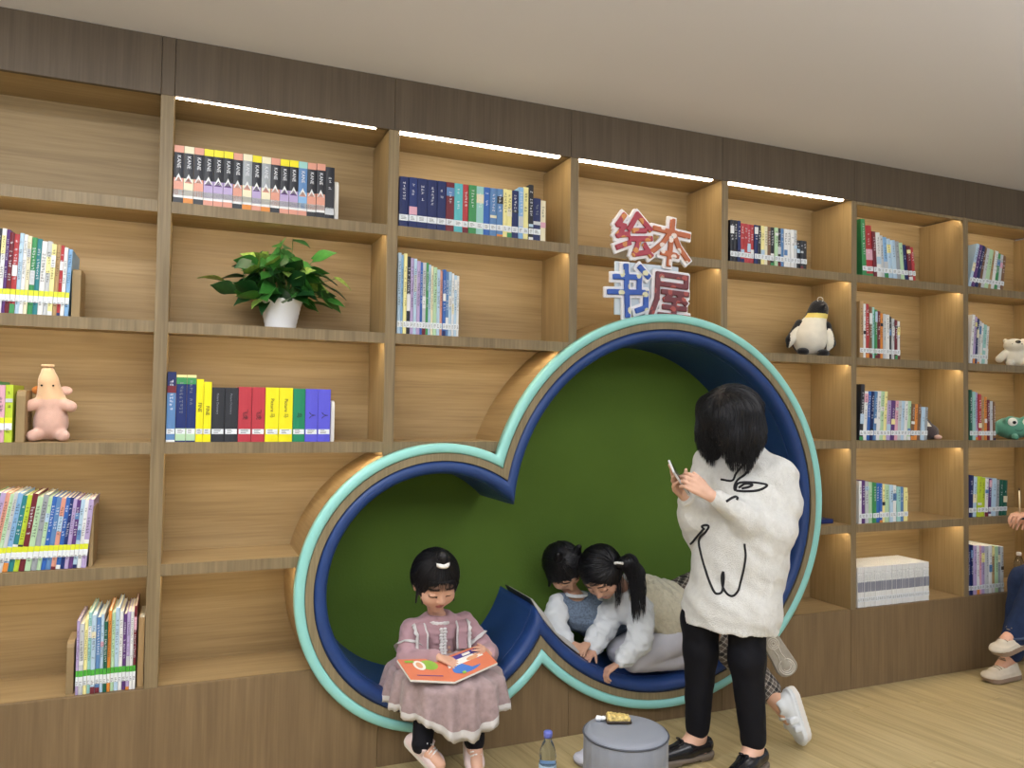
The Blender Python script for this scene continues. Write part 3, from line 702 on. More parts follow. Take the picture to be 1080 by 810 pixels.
# ---------------------------------------------------------------- potted plant
pp = empty('potted_plant', (.33, .12, ZS[2]+.0005)); tag(pp, 'trailing green and yellow pothos in white ribbed pot on the shelf', 'plant')
pc = (.33, .12, ZS[2]+.0005)
prof = [(0, 0), (.052, 0), (.055, .004)]+[(.055+.022*(i/12)+(.0012 if i % 2 else 0), .006+.10*i/12) for i in range(13)]+[(.080, .108), (.080, .114), (.074, .114), (.070, .10), (0, .098)]
MB().lathe(prof, pc, 40).build('pot', mat('white_ceramic', 'e9ebee', .25, .5), pp)
MB().lathe([(0, .100), (.069, .100)], pc, 24).build('soil', mat('soil', '3a2a1c', .95), pp)
LM = [mat('leaf_dark', '1c4a22', .4, .5, 0, 200, .25, 40), mat('leaf_green', '34702a', .4, .5, 0, 200, .25, 40), mat('leaf_variegated', '8fae50', .4, .5, 0, 200, .4, 60), mat('stem_green', '3f6a2c', .6)]
rl = random.Random(11)
def leaf_mesh(L, W, mi):
    vs = []; fs = []; N = 7
    for i in range(N+1):
        t = i/N; wd = W*(math.sin(PI*min(1, t*1.02)**.72))*(1-.25*t)+.0004
        if i == 0: wd = W*.35
        if i == N: wd = .0004
        dz = -.25*L*t*t
        vs += [(-wd, t*L-(.12*L if i == 0 else 0), dz+.12*wd), (0, t*L, dz-.06*W), (wd, t*L-(.12*L if i == 0 else 0), dz+.12*wd)]
    for i in range(N):
        a = i*3; fs += [(a, a+1, a+4, a+3), (a+1, a+2, a+5, a+4)]
    return mesh_from(vs, fs, LM, [mi]*len(fs), True, 'leaf')
leaves = [leaf_mesh(.088, .036, k) for k in (0, 0, 1, 2)]
top = Vector((.33, .12, ZS[2]+.115)); stems = MB()
spots = [(-.245, -.03, .055, 2), (.20, -.03, .06, 0), (.235, .0, .10, 2), (.20, -.04, -.0, 2), (-.20, -.02, .03, 0), (-.14, -.06, .12, 0), (-.10, .04, .17, 1), (-.02, -.06, .21, 1), (.06, -.03, .23, 0), (.14, -.04, .17, 1)]
for i in range(120):
    if i < len(spots): dx, dy, dz, k = spots[i]
    else:
        a = rl.uniform(0, 2*PI); e = rl.uniform(.0, 1.0); rr = rl.uniform(.35, 1)
        dx = .205*rr*math.cos(a)*(1-.25*e); dy = .115*rr*math.sin(a)*(1-.3*e)-.012; dz = .0+e*.175*(1.15-abs(dx)/.30)+rl.uniform(-.02, .02); k = rl.choice((0, 0, 0, 1, 1, 2) if e < .6 else (0, 1, 1, 3, 1)); k = min(k, 3)
    p = top+Vector((dx, max(dy, -.12), dz))
    if p.y > .255: p.y = .255
    me = leaves[3] if (k == 2 and i % 2 == 0) or k == 3 else leaves[2] if k in (1, 2) else leaves[i % 2]
    out = Vector((dx, dy-.02, rl.uniform(-.06, .05))).normalized()
    lf = link('leaf', me, pp, p-Vector(pc)-out*.03)
    q = out.to_track_quat('Y', 'Z'); lf.rotation_mode = 'QUATERNION'
    from mathutils import Quaternion
    lf.rotation_quaternion = q @ Quaternion((0, 1, 0), rl.uniform(-.9, .9)) @ Quaternion((1, 0, 0), rl.uniform(-.5, .35))
    s_ = rl.uniform(.75, 1.15); lf.scale = (s_,)*3
    b0 = Vector((.33+dx*.12, .12+dy*.12, ZS[2]+.10)); m0 = (b0+p)/2+Vector((0, 0, .03))
    stems.tube([b0, m0, p-out*.03], .0013, 4, 3)
stems.build('stems', LM, pp)['kind'] = 'stuff'

# ---------------------------------------------------------------- plush toys
def plush(lo, hi, h=.004): return Field(lo, hi, h)
P_PINK = mat('plush_pink', 'd8b0a0', .95, .1, .5, 500, .06, 40, sheen=.4); P_PEACH = mat('plush_peach', 'deb992', .95, .1, .5, 500, sheen=.4); P_ORG = mat('plush_orange', 'b06a2c', .9)
x, y, z = -.420, .12, ZS[3]+.001
pg = empty('pig_plush', (x, y, z)); tag(pg, 'pink pig plush sitting upright with raised snout on left shelf', 'toy')
F = Field((x-.1, y-.1, z-.005), (x+.1, y+.1, z+.27), .0035)
F.ball((x, y, z+.062), (.050, .050, .060)); F.cone((x, y, z+.06), .047, (x, y, z+.13), .041, .02); F.cone((x-.002, y, z+.135), .046, (x-.010, y-.012, z+.205), .030, .015); F.cone((x-.010, y-.012, z+.205), .028, (x-.012, y-.016, z+.235), .021, .01)
for sx in (-1, 1):
    F.cone((x+sx*.036, y-.02, z+.128), .020, (x+sx*.062, y-.035, z+.118), .019, .008); F.cone((x+sx*.03, y-.02, z+.025), .022, (x+sx*.045, y-.052, z+.019), .0195, .008)
F.plane_cut((0, 0, z), (0, 0, -1))
bo = F.build('body', [P_PINK, P_PEACH], pg, lambda X, Y, Z: Z > z+.142)
for sx in (-1, 1):
    F = Field((x-.12, y-.1, z+.1), (x+.12, y+.1, z+.25), .003); F.ball((x+sx*.040+(.0), y+.004, z+.172), (.022, .009, .016)); F.build('ear', P_PINK if sx > 0 else P_ORG, pg)
MB().lathe([(0, 0), (.019, 0), (.020, .004), (.019, .008), (0, .009)], (x-.0125, y-.018, z+.252), 20).build('snout', P_PEACH, pg)
mb = MB()
for sx in (-1, 1): mb.ball((x-.008+sx*.017, y-.045, z+.188), .0035)
mb.build('eyes', mat('bead_black', '111114', .2), pg)
# penguin
P_BLK = mat('plush_black', '1c1d22', .95, .1, .5, 500, sheen=.3); P_WHT = mat('plush_white', 'e2dfd2', .95, .1, .6, 400, .05, 30, sheen=.3); P_YEL = mat('plush_yellow', 'e0cf74', .95)
x, y, z = 2.925, .13, ZS[2]+.001
pn = empty('penguin_plush', (x, y, z)); tag(pn, 'large black and white penguin plush slumped against the cell side', 'toy')
F = Field((x-.16, y-.13, z-.005), (x+.16, y+.13, z+.32), .004)
F.ball((x, y, z+.095), (.082, .072, .095)); F.cone((x, y, z+.1), .082, (x+.028, y, z+.205), .052, .03); F.ball((x+.036, y-.004, z+.245), (.048, .045, .050), .02)
F.cone((x+.04, y-.04, z+.250), .016, (x+.047, y-.062, z+.262), .006, .008)
F.plane_cut((0, 0, z), (0, 0, -1))
def pmi(X, Y, Z):
    belly = (Y < y-.012) & (np.abs(X-(x+(Z-z)*.12)) < .092-.20*np.maximum(0, Z-z-.12)) & (Z < z+.222)
    yel = belly & (Z > z+.196); return np.where(yel, 2, np.where(belly, 1, 0))
F.build('body', [P_BLK, P_WHT, P_YEL], pn, pmi)
for sx in (-1, 1):
    F = Field((x-.2, y-.15, z-.002), (x+.2, y+.12, z+.25), .004)
    F.cone((x+sx*.068+.012, y-.01, z+.165), .022, (x+sx*.100, y-.03, z+.075), .024, .01); F.cone((x+sx*.10, y-.03, z+.078), .022, (x+sx*.108-(.02 if sx > 0 else 0), y-.03, z+.045), .012, .01)
    F.build('flipper', [P_BLK, P_WHT], pn, (lambda X, Y, Z: (Y < y-.036) & (np.abs(X-x) < .108)))
    F = Field((x-.15, y-.15, z-.003), (x+.15, y+.05, z+.07), .0035); F.ball((x+sx*.050, y-.080, z+.018), (.030, .034, .019)); F.plane_cut((0, 0, z), (0, 0, -1)); F.build('foot', P_BLK, pn)
pts = [(x+.02+.014*math.cos(a)+.012, y-.03, z+.292+.013*math.sin(a)) for a in [i/12*2*PI for i in range(12)]]
MB().tube(pts, .0015, 5, closed=True).build('hang_loop', mat('cord_white', 'dddddd', .6), pn)
pn.rotation_euler = (0, .07, -.45)
# white bear
x, y, z = 4.455, .11, ZS[2]+.001
wb_ = empty('bear_plush', (x, y, z)); tag(wb_, 'white bear plush with black nose sitting at right edge shelf', 'toy')
F = Field((x-.14, y-.11, z-.004), (x+.14, y+.11, z+.2), .004)
F.ball((x+.005, y, z+.052), (.058, .05, .055)); F.ball((x-.002, y-.01, z+.125), (.056, .048, .040), .012)
for sx in (-1, 1):
    F.cone((x+sx*.05, y-.01, z+.08), .020, (x+sx*.082, y-.02, z+.045), .022, .01); F.cone((x+sx*.03, y-.03, z+.02), .021, (x+sx*.042, y-.058, z+.018), .019, .01); F.ball((x+sx*.045, y, z+.153), .013, .006)
F.plane_cut((0, 0, z), (0, 0, -1)); F.build('body', P_WHT, wb_)
MB().ball((x+.004, y-.052, z+.143), (.015, .010, .010)).build('nose', mat('bead_black', '111114', .2), wb_)
mb = MB()
for sx in (-1, 1): mb.ball((x+sx*.024, y-.050, z+.130), .004)
mb.build('eyes', mat('bead_black', '111114', .2), wb_)
wb_.rotation_euler = (0, 0, -.65)
# teal plush
P_TEAL = mat('plush_teal', '5fa08c', .95, .1, .5, 500, .05, 30, sheen=.3)
x, y, z = 4.450, .12, ZS[3]+.001
tp = empty('frog_plush', (x, y, z)); tag(tp, 'round teal plush with big white-rimmed eyes at right edge shelf', 'toy')
F = Field((x-.15, y-.12, z-.004), (x+.15, y+.12, z+.17), .004)
F.ball((x, y, z+.065), (.100, .075, .064)); F.ball((x-.03, y-.045, z+.10), (.036, .03, .034), .01); F.ball((x+.05, y-.045, z+.10), (.036, .03, .034), .01)
F.ball((x-.108, y-.01, z+.045), (.022, .02, .026), .01); F.cone((x-.02, y-.07, z+.015), .018, (x-.02, y-.085, z+.013), .014, .008); F.cone((x+.06, y-.07, z+.015), .018, (x+.06, y-.085, z+.013), .014, .008)
F.plane_cut((0, 0, z), (0, 0, -1)); F.build('body', P_TEAL, tp)
for sx in (-.03, .05):
    e = MB().ball((x+sx, y-.066, z+.100), (.027, .014, .025)).build('eye', mat('felt_white', 'e8ebe6', .8), tp)
    MB().ball((x+sx+.003, y-.078, z+.098), (.011, .006, .009)).build('pupil', mat('bead_black', '111114', .2), e)
MB().tube([(x-.0+.02*math.cos(a), y-.073, z+.058+.008*math.sin(a)) for a in [PI+i/8*PI for i in range(9)]], .0012, 5).build('mouth', mat('bead_black', '111114', .2), tp)
tp.rotation_euler = (0, 0, -.5)
# small grey plush
P_GRY = mat('plush_grey', '4e4648', .95, .1, .5, 500, sheen=.3)
x, y, z = 3.765, .11, ZS[3]+.001
gp = empty('penguin_chick_plush', (x, y, z)); tag(gp, 'small dark grey plush with pale face and pink foot beside books', 'toy')
F = Field((x-.1, y-.1, z-.004), (x+.1, y+.1, z+.15), .0035)
F.ball((x, y, z+.04), (.052, .045, .043)); F.cone((x-.01, y, z+.05), .036, (x-.026, y, z+.085), .026, .015); F.plane_cut((0, 0, z), (0, 0, -1))
F.build('body', [P_GRY, P_WHT], gp, lambda X, Y, Z: (X+Z*.6 < x-.028+(z+.085)*.6) & (Z > z+.07))
MB().ball((x+.01, y-.045, z+.014), (.023, .018, .013)).build('foot', P_PINK, gp)

# ---------------------------------------------------------------- stool, bottles, toy, shoe on the floor
sx_, sy_, sr, sh = 1.353, -.735, .137, .330
st = empty('stool', (sx_, sy_, 0)); tag(st, 'round grey leatherette drum stool with stitched top in front of cloud', 'stool')
M_GL = mat('grey_leatherette', '878c96', .45, .4, .2, 300, .05, 6)
n = 96; F_ = []
pr_ = [(sr*.97, .0), (sr, .012)]+[(sr, .012+(sh-.03)*i/6) for i in range(1, 7)]+[(sr-.003, sh-.012)]
mb = MB(); vs = []
for k in range(n):
    a = k/n*2*PI
    for r_, z_ in pr_:
        rr = r_-.0035*(abs(math.cos(a*12))**14)*(1 if .01 < z_ < sh-.02 else .3); vs.append((sx_+rr*math.cos(a), sy_+rr*math.sin(a), z_))
K = len(pr_); mb.add(vs, [(k*K+j, ((k+1) % n)*K+j, ((k+1) % n)*K+j+1, k*K+j+1) for k in range(n) for j in range(K-1)], 0, True)
mb.build('drum', M_GL, st)
MB().lathe([(0, sh+.006), (sr*.5, sh+.006), (sr-.02, sh+.003), (sr-.006, sh-.002), (sr-.001, sh-.009), (sr-.001, sh-.014)], (sx_, sy_, 0), 72).build('seat_pad', M_GL, st)
MB().tube([(sx_+(sr+.0005)*math.cos(i/72*2*PI), sy_+(sr+.0005)*math.sin(i/72*2*PI), sh-.010) for i in range(72)], .0032, 6, closed=True).build('piping', mat('stool_piping', '4a4e58', .5), st)
# crumpled wrapper (small snack packet) and paper scrap on the stool
sn = empty('snack_packet', (1.352, -.688, sh+.0065)); tag(sn, 'small yellow and brown speckled snack packet lying on the grey stool', 'packet')
F = Field((1.28, -.75, sh+.002), (1.44, -.62, sh+.06), .0025)
A = Matrix.Rotation(-.35, 3, 'Z') @ Matrix.Rotation(.12, 3, 'Y')
F.rbox((1.352, -.688, sh+.020), (.038, .020, .012), .006, M=A); F.displace(lambda X, Y, Z: .0018*np.sin(X*330)*np.sin(Y*300+Z*200))
F.build('wrapper', mat('packet_yellow', 'c9b06a', .5, .5, .2, 200, .5, 90), sn)
F = Field((1.28, -.75, sh+.002), (1.44, -.62, sh+.06), .0025)
F.rbox((1.352, -.688, sh+.013), (.042, .023, .005), .003, M=Matrix.Rotation(-.35, 3, 'Z')); F.build('tray', mat('packet_brown', '3c3024', .6), sn)
F = Field((1.26, -.70, sh+.002), (1.36, -.60, sh+.04), .0022)
F.ball((1.300, -.652, sh+.012), (.014, .008, .006)); F.ball((1.311, -.662, sh+.016), (.008, .010, .006)); F.ball((1.293, -.657, sh+.018), (.006, .006, .007)); F.displace(lambda X, Y, Z: .002*np.sin(X*500)*np.sin(Y*450))
o = F.build('paper_scrap', mat('paper_white', 'eceff2', .7)); tag(o, 'tiny crumpled white paper scrap on the grey stool top', 'paper')
def bottle(x, y, z, s, label, capc, liquid, wrap=None):
    e = empty('water_bottle', (x, y, z)); tag(e, label, 'bottle')
    gl = mat('clear_plastic', 'e8f2fa', .06, .5, trans=1.0)
    prof = [(0, 0.002), (.022, 0), (.030, .006)]
    for i in range(12): prof.append((.031-(.0016 if i % 2 else 0), .012+i*.010))
    prof += [(.031, .135), (.028, .155), (.020, .178), (.0135, .190), (.0125, .200), (.0125, .206), (0, .206)]
    MB().lathe([(r*s, q*s) for r, q in prof], (x, y, z), 28).build('bottle_body', gl, e)
    MB().lathe([(0, .005*s), (.0285*s, .008*s), (.0285*s, .10*s), (0, .10*s)], (x, y, z), 24).build('water', mat('water_tint_'+liquid, liquid, .1, .5, trans=.7), e)
    MB().lathe([(r*s, q*s) for r, q in [(0, .222), (.0135, .222), (.0155, .219), (.0155, .204), (.0145, .203), (.0145, .2), (0, .2)]], (x, y, z), 24).build('cap', mat('cap_'+capc, capc, .4), e)
    if wrap: MB().lathe([(.0316*s, .055*s), (.0316*s, .11*s)], (x, y, z), 28).build('label_wrap', mat('wrap_'+wrap, wrap, .5), e)
bottle(1.226, -.416, 0.0, 1.0, 'clear plastic water bottle with violet-blue cap standing left of stool', '6a74c8', 'c4dcf4', 'b9d4ee')
bottle(4.475, .10, ZS[5]+.001, .85, 'pink drink bottle with white cap on bottom shelf at right', 'ece8ea', 'c88a94', 'c58c98')
# ---------------------------------------------------------------- people
def V3(*a): return np.array(a, float)
def frame(f, u):
    f = np.array(f, float); f /= np.linalg.norm(f); u = np.array(u, float); u -= f*(u@f); u /= np.linalg.norm(u)
    return np.stack([np.cross(f, u), f, u], 1)      # columns: own right-hand side, forward, up
def skin_mat(key, c): return mat(key, c, .5, .4, .05, 200, .05, 10)
M_HAIR = mat('black_hair', '131217', .46, .5, .0)
M_LIP = mat('lips', 'a8605a', .4); M_LID = mat('lash_line', '2a1c18', .6); M_BROW = mat('eyebrow', '3a2a22', .7)
def head(F, c, R, H):
    """skull, jaw and features; H is chin-to-crown height"""
    c = np.array(c, float)
    def P(x, y, z): return c+R@(np.array([x, y, z])*H)
    F.ball(P(0, -.05, .08), (.37*H, .43*H, .41*H), .03*H, M=R); F.ball(P(0, .10, -.15), (.28*H, .29*H, .30*H), .10*H, M=R)
    F.ball(P(0, .25, -.37), .085*H, .08*H)
    for s in (-1, 1):
        F.ball(P(s*.17, .21, -.15), .14*H, .06*H); F.ball(P(s*.14, .31, .10), (.10*H, .06*H, .04*H), .05*H, M=R)
        F.ball(P(s*.15, .43, .0), .055*H, .04*H, 'd'); F.ball(P(s*.15, .325, -.005), (.075*H, .06*H, .05*H), .015*H, M=R)
        F.ball(P(s*.365, -.02, -.06), (.035*H, .07*H, .11*H), .015*H, M=R)
    F.cone(P(0, .36, .02), .028*H, P(0, .435, -.11), .040*H, .04*H); F.ball(P(0, .425, -.12), .045*H, .02*H)
    for s in (-1, 1): F.ball(P(s*.05, .395, -.135), .032*H, .015*H)
    F.ball(P(0, .355, -.225), (.085*H, .05*H, .024*H), .015*H, M=R); F.ball(P(0, .345, -.265), (.075*H, .05*H, .026*H), .012*H, M=R)
def head_mi(c, R, H, base=0):
    """material by place on the face: 1 lips, 2 lash line, 3 brow"""
    def fn(X, Y, Z):
        Q = (np.stack([X, Y, Z], 1)-np.array(c))@R/H; x, y, z = Q.T; m = np.zeros(len(X), int)
        fr = (y > .2) & (y < .52) & (np.abs(x) < .4) & (np.abs(z) < .5)
        m[fr & (((x/.085)**2+((z+.243)/.038)**2) < 1) & (y > .3)] = 1
        ax = np.abs(x)
        m[fr & (ax > .075) & (ax < .225) & (np.abs(z+.035-.25*(ax-.15)**2*10*.4) < .016)] = 2
        m[fr & (ax > .07) & (ax < .24) & (np.abs(z-.115+.6*(ax-.15)**2) < .018)] = 3
        return m
    return fn
def hand(F, w, d, n, t, s, curl=(.35, .45, .35), spread=.12, thumb=(.8, .5, .2), tcurl=.3, per=None):
    """w wrist, d finger direction, n palm normal, t thumb side, s hand length"""
    w, d, n, t = [np.array(v, float) for v in (w, d, n, t)]
    d /= np.linalg.norm(d); n -= d*(n@d); n /= np.linalg.norm(n); t -= d*(t@d)+n*(t@n); t /= np.linalg.norm(t)
    r0 = .052*s
    lens = (.43, .48, .45, .35); offs = (.155, .05, -.055, -.155)
    for i in range(4):
        kn = w+d*s*(.50-.02*abs(i-1))+t*s*offs[i]
        F.cone(w+d*.06*s+t*s*offs[i]*.55, r0*1.25, kn, r0*1.2, .012*s/.1*.25)
    F.cone(w, r0*1.5, w+d*s*.25, r0*1.7, .004)
    for i in range(4):
        p = w+d*s*(.50-.02*abs(i-1))+t*s*offs[i]; dd = d+t*spread*(1.5-i)*.7; dd /= np.linalg.norm(dd)
        cc = curl if per is None or per[i] is None else per[i]; a = 0
        for j, (fr, cv) in enumerate(zip((.42, .32, .26), cc)):
            a += cv; q = p+(dd*math.cos(a)+n*math.sin(a))*lens[i]*s*fr
            F.cone(p, r0*(1-.10*j), q, r0*(.92-.11*j), .0015); p = q
    b = w+d*s*.12+t*s*.13+n*s*.02; v = t*thumb[0]+d*thumb[1]+n*thumb[2]; v /= np.linalg.norm(v)
    m = b+v*s*.20; F.cone(w+d*s*.08+t*s*.05, r0*1.5, m, r0*1.25, .004)
    v2 = v+d*tcurl+n*tcurl*.5; v2 /= np.linalg.norm(v2); q = m+v2*s*.17; F.cone(m, r0*1.2, q, r0*1.05, .002); F.cone(q, r0*1.05, q+v2*s*.11, r0*.85, .002)
def sample(F, P):
    q = (P-F.lo)/F.h; q = np.clip(q, 1, np.array(F.F.shape)-3); i = q.astype(int); f = q-i; o = 0
    for a in (0, 1):
        for b in (0, 1):
            for c in (0, 1):
                o = o+F.F[i[:, 0]+a, i[:, 1]+b, i[:, 2]+c]*(f[:, 0] if a else 1-f[:, 0])*(f[:, 1] if b else 1-f[:, 1])*(f[:, 2] if c else 1-f[:, 2])
    return o
def grad(F, P):
    h = F.h; g = np.stack([sample(F, P+np.eye(3)[k]*h)-sample(F, P-np.eye(3)[k]*h) for k in range(3)], 1)
    return g/np.maximum(np.linalg.norm(g, axis=1), 1e-6)[:, None]
def strands(F, roots, flow, steps, ds, lift=.0015, r=.0011, free=0, seed=3, jit=.0015, name='strands', m=None, parent=None, clump=0.0):
    rg = np.random.RandomState(seed); P = roots+rg.normal(0, 1e-4, roots.shape); paths = [P.copy()]; lf = lift+rg.uniform(0, jit, len(P))
    for k in range(steps):
        D = flow(P, k/steps); D = D/np.maximum(np.linalg.norm(D, axis=1), 1e-6)[:, None]; P = P+D*ds+rg.normal(0, ds*.05, P.shape)
        if k < steps-free:
            for _ in range(3):
                d = sample(F, P); P = P-((d-lf)*np.where(np.abs(d) < .2, 1, 0))[:, None]*grad(F, P)
        paths.append(P.copy())
    T = np.stack(paths, 1); mb = MB(); n, K = T.shape[:2]; vs = []; fs = []
    G = np.gradient(T, axis=1); G /= np.maximum(np.linalg.norm(G, axis=2), 1e-9)[..., None]
    A = np.cross(G, np.array([.3, .5, .81])); A /= np.maximum(np.linalg.norm(A, axis=2), 1e-9)[..., None]; B = np.cross(G, A)
    taper = np.concatenate([np.ones(K-3)*1.0, [.85, .6, .15]])*r
    Vs = np.stack([T+(A*math.cos(a)+B*math.sin(a))*taper[None, :, None] for a in (0, 2*PI/3, 4*PI/3)], 2).reshape(-1, 3)
    base = (np.arange(n)[:, None]*K+np.arange(K-1)[None])*3; Q = []
    for j in range(3): Q.append(np.stack([base+j, base+(j+1) % 3, base+3+(j+1) % 3, base+3+j], 2).reshape(-1, 4))
    Q = np.concatenate(Q); off = np.array(wpos(parent))
    me = bpy.data.meshes.new(name); me.vertices.add(len(Vs)); me.vertices.foreach_set('co', (Vs-off).astype(np.float32).ravel())
    me.loops.add(len(Q)*4); me.loops.foreach_set('vertex_index', Q.astype(np.int32).ravel()); me.polygons.add(len(Q))
    me.polygons.foreach_set('loop_start', np.arange(0, len(Q)*4, 4, dtype=np.int32)); me.polygons.foreach_set('loop_total', np.full(len(Q), 4, dtype=np.int32))
    me.materials.append(m or M_HAIR); me.polygons.foreach_set('use_smooth', np.ones(len(Q), dtype=bool)); me.update(); me.validate()
    o = link(name, me, parent); o['kind'] = 'stuff'; return o
def surf_points(F, n, cond, seed=1):
    V, Q = F.mesh(1); ok = cond(V); V = V[ok]; rg = np.random.RandomState(seed); return V[rg.randint(0, len(V), n)]
def folds(amp, fr, seed=0):
    r = np.random.RandomState(seed); ks = r.normal(0, fr, (5, 3)); ph = r.uniform(0, 6, 5)
    def fn(X, Y, Z):
        o = 0
        for k, p in zip(ks, ph): o = o+np.sin(X*k[0]+Y*k[1]+Z*k[2]+p+1.3*np.sin(X*k[1]*.6+Z*k[0]*.6))
        return o*amp/3
    return fn
def sneaker(A, td, up, L, wd, par, m1=None, m2=None, h=.0033, nm='sneaker', laces=True, mlace=None, straps=0):
    """shoe with outsole, upper, collar opening, tongue; A is the ankle, the outsole bottom lies .30 L below"""
    A = np.array(A, float); R = frame(td, up)
    def P(x, y, z): return A+R@np.array([x, y, z])
    e = L*.95; F = Field(A-e, A+e, h); sl, (X, Y, Z) = F.sub(F.lo, F.lo+F.h*F.n)
    x, y, z = [(X-A[0])*R[0, i]+(Y-A[1])*R[1, i]+(Z-A[2])*R[2, i] for i in range(3)]
    y0, y1, r0, r1 = -.17*L, .42*L, .42*wd, .50*wd
    t = np.clip((y-y0)/(y1-y0), 0, 1); d2 = np.sqrt(x*x+(y-y0-t*(y1-y0))**2)-(r0+(r1-r0)*t); zb = -.30*L
    spring = .05*L*np.clip((y-.45*L)/(.25*L), 0, 1)**2
    def slab(z0, z1, inset, rr): return np.maximum(d2+inset+rr, np.abs(z-spring-(z0+z1)/2)-(z1-z0)/2+rr)-rr
    F.F = np.minimum(F.F, slab(zb, zb+.115*L, 0, .003)).astype(np.float32)
    F.F = np.minimum(F.F, slab(zb+.06*L, zb+.165*L, .0035, .004)).astype(np.float32)
    F.cone(P(0, -.13*L, -.12*L), .375*wd, P(0, .04*L, -.10*L), .40*wd, .012); F.cone(P(0, .02*L, -.09*L), .38*wd, P(0, .36*L, -.165*L), .38*wd, .012)
    F.ball(P(0, .47*L, -.175*L), (.46*wd, .21*L, .075*L), .012, M=R)
    F.cone(P(0, -.10*L, -.05*L), .36*wd, P(0, -.08*L, .05*L), .35*wd, .01); F.ball(P(0, .13*L, .01*L), (.20*wd, .05*L, .11*L), .006, M=R)
    for k in range(straps): F.rbox(P(0, (.17+.16*k)*L, (-.035-.055*k)*L), (.47*wd, .050*L, .085*L), .02*L, .003, M=R)
    F.cone(P(0, -.07*L, .12*L), .25*wd, P(0, -.05*L, -.02*L), .24*wd, .004, 'd')
    def fz(X, Y, Z): return (X-A[0])*R[0, 2]+(Y-A[1])*R[1, 2]+(Z-A[2])*R[2, 2]
    o = F.build(nm, [m1 or SHP, m2 or SOL], par, lambda X, Y, Z: fz(X, Y, Z) < zb+.10*L, relax=1)
    def drop(x_, y_):
        for k in range(60):
            q = P(x_, y_, .14*L-k*.0035)
            if sample(F, q[None])[0] < .001: return q
        return P(x_, y_, -.1*L)
    if laces:
        mb = MB()
        for i in range(4):
            y_ = (.17+i*.065)*L; mb.tube([drop(u*wd*.26, y_+(.012 if i % 2 else -.0)*u*L) for u in (-1, -.5, 0, .5, 1)], .0038, 5)
        q = drop(0, .15*L); sd = R[:, 0]
        for s_ in (-1, 1): mb.tube([q, q+sd*s_*.014+R[:, 2]*.008, q+sd*s_*.022-R[:, 2]*.004, q+R[:, 1]*.010], .0022, 5)
        mb.build('laces', mlace or LACE, o)
    return o, P, R
# ======================================================= the little girl with the picture book
g1 = empty('person', (.94, .02, .25)); tag(g1, 'little girl in dusty pink lace dress sitting on the cushion reading orange board book', 'person')
SK1 = skin_mat('skin_child', 'd3a58c')
hc, HH = V3(.914, -.045, .694), .214
R1 = frame((.03, -.90, -.44), (0, -.44, .90))
SHR, ELR, WRR = V3(.838, .02, .500), V3(.806, -.055, .402), V3(.886, -.175, .448)
SHL, ELL, WRL = V3(1.060, .02, .505), V3(1.135, -.03, .392), V3(1.098, -.155, .430)
KR, AR = V3(.850, -.195, .335), V3(.812, -.245, .182); KL, AL = V3(1.022, -.195, .330), V3(1.008, -.25, .165)
F = Field((.70, -.42, .06), (1.24, .17, .86), .0038)
head(F, hc, R1, HH)
F.cone((.945, .03, .53), .030, hc+R1@V3(0, -.05, -.25)*HH, .034, .015)
F.cone((.945, .06, .32), .085, (.945, .04, .42), .072, .03); F.cone((.945, .04, .42), .072, (.945, .025, .485), .070, .03); F.cone(SHR, .030, SHL, .030, .03)
for S, E_, W in ((SHR, ELR, WRR), (SHL, ELL, WRL)): F.chain([S, E_, W], [.030, .024, .0165], .012)
hand(F, WRR, (.085, -.075, -.022), (.05, .1, -1), (.35, -.3, .55) if False else (.6, .8, .0), .115, (.25, .25, .25), .16, (.6, .9, .1))
hand(F, WRL, (-.055, -.05, .03), (-.8, .5, -.1), (0, .2, 1), .105, (.35, .6, .5), .05, (.5, .9, .5))
for Hp, K, A in ((V3(.895, .04, .31), KR, AR), (V3(1.0, .04, .31), KL, AL)): F.chain([Hp, K, A], [.058, .046, .029], .02)
for A, td in ((AR, (.55, -.75, -.35)), (AL, (-.10, -.85, -.5))):
    R_ = frame(td, (0, -.5, 1)); F.cone(A, .028, A+R_@V3(0, .03, -.03), .028, .01); F.cone(A+R_@V3(0, .03, -.03), .028, A+R_@V3(0, .09, -.045), .022, .01)
F.build('body', [SK1, M_LIP, M_LID, M_BROW], g1, head_mi(hc, R1, HH))
# hair pulled up into a short tie, thin fringe
def P1(x, y, z): return hc+R1@(V3(x, y, z)*HH)
Fh = Field(hc-.17, hc+.17, .0035)
Fh.ball(P1(0, -.09, .10), (.425*HH, .46*HH, .47*HH), .01, M=R1); Fh.cone(P1(0, .05, .48), .13*HH, P1(0, .10, .62), .10*HH, .03)
Fh.ball(P1(0, .47, -.21), (.36*HH, .36*HH, .44*HH), .01, 'd', M=R1)
for s_ in (-1, 1): Fh.cone(P1(s_*.36, .10, .0), .03*HH, P1(s_*.35, .10, -.34), .02*HH, .01)
hr = Fh.build('hair', M_HAIR, g1)
tie = P1(0, .09, .60)
rt = surf_points(Fh, 900, lambda V: ((V-hc)@R1[:, 2] > -.10*HH) | ((V-hc)@R1[:, 1] < -.1*HH), 4)
strands(Fh, rt, lambda P, t: tie-P, 10, .010, .0014, .0014, 0, 4, .0030, 'hair_strands', None, hr)
fr = np.array([P1(x, .29+.03*math.cos(x*5), .27) for x in np.linspace(-.26, .26, 70)])
Fb = Field(hc-.17, hc+.17, .0035); Fb.ball(P1(0, -.03, .06), (.385*HH, .445*HH, .42*HH), .01, M=R1)
strands(Fb, fr, lambda P, t: np.tile(R1@V3(0, .15, -1), (len(P), 1))+(P-hc)*1.5, 8, .0052, .0015, .0008, 1, 6, .003, 'fringe', None, hr)
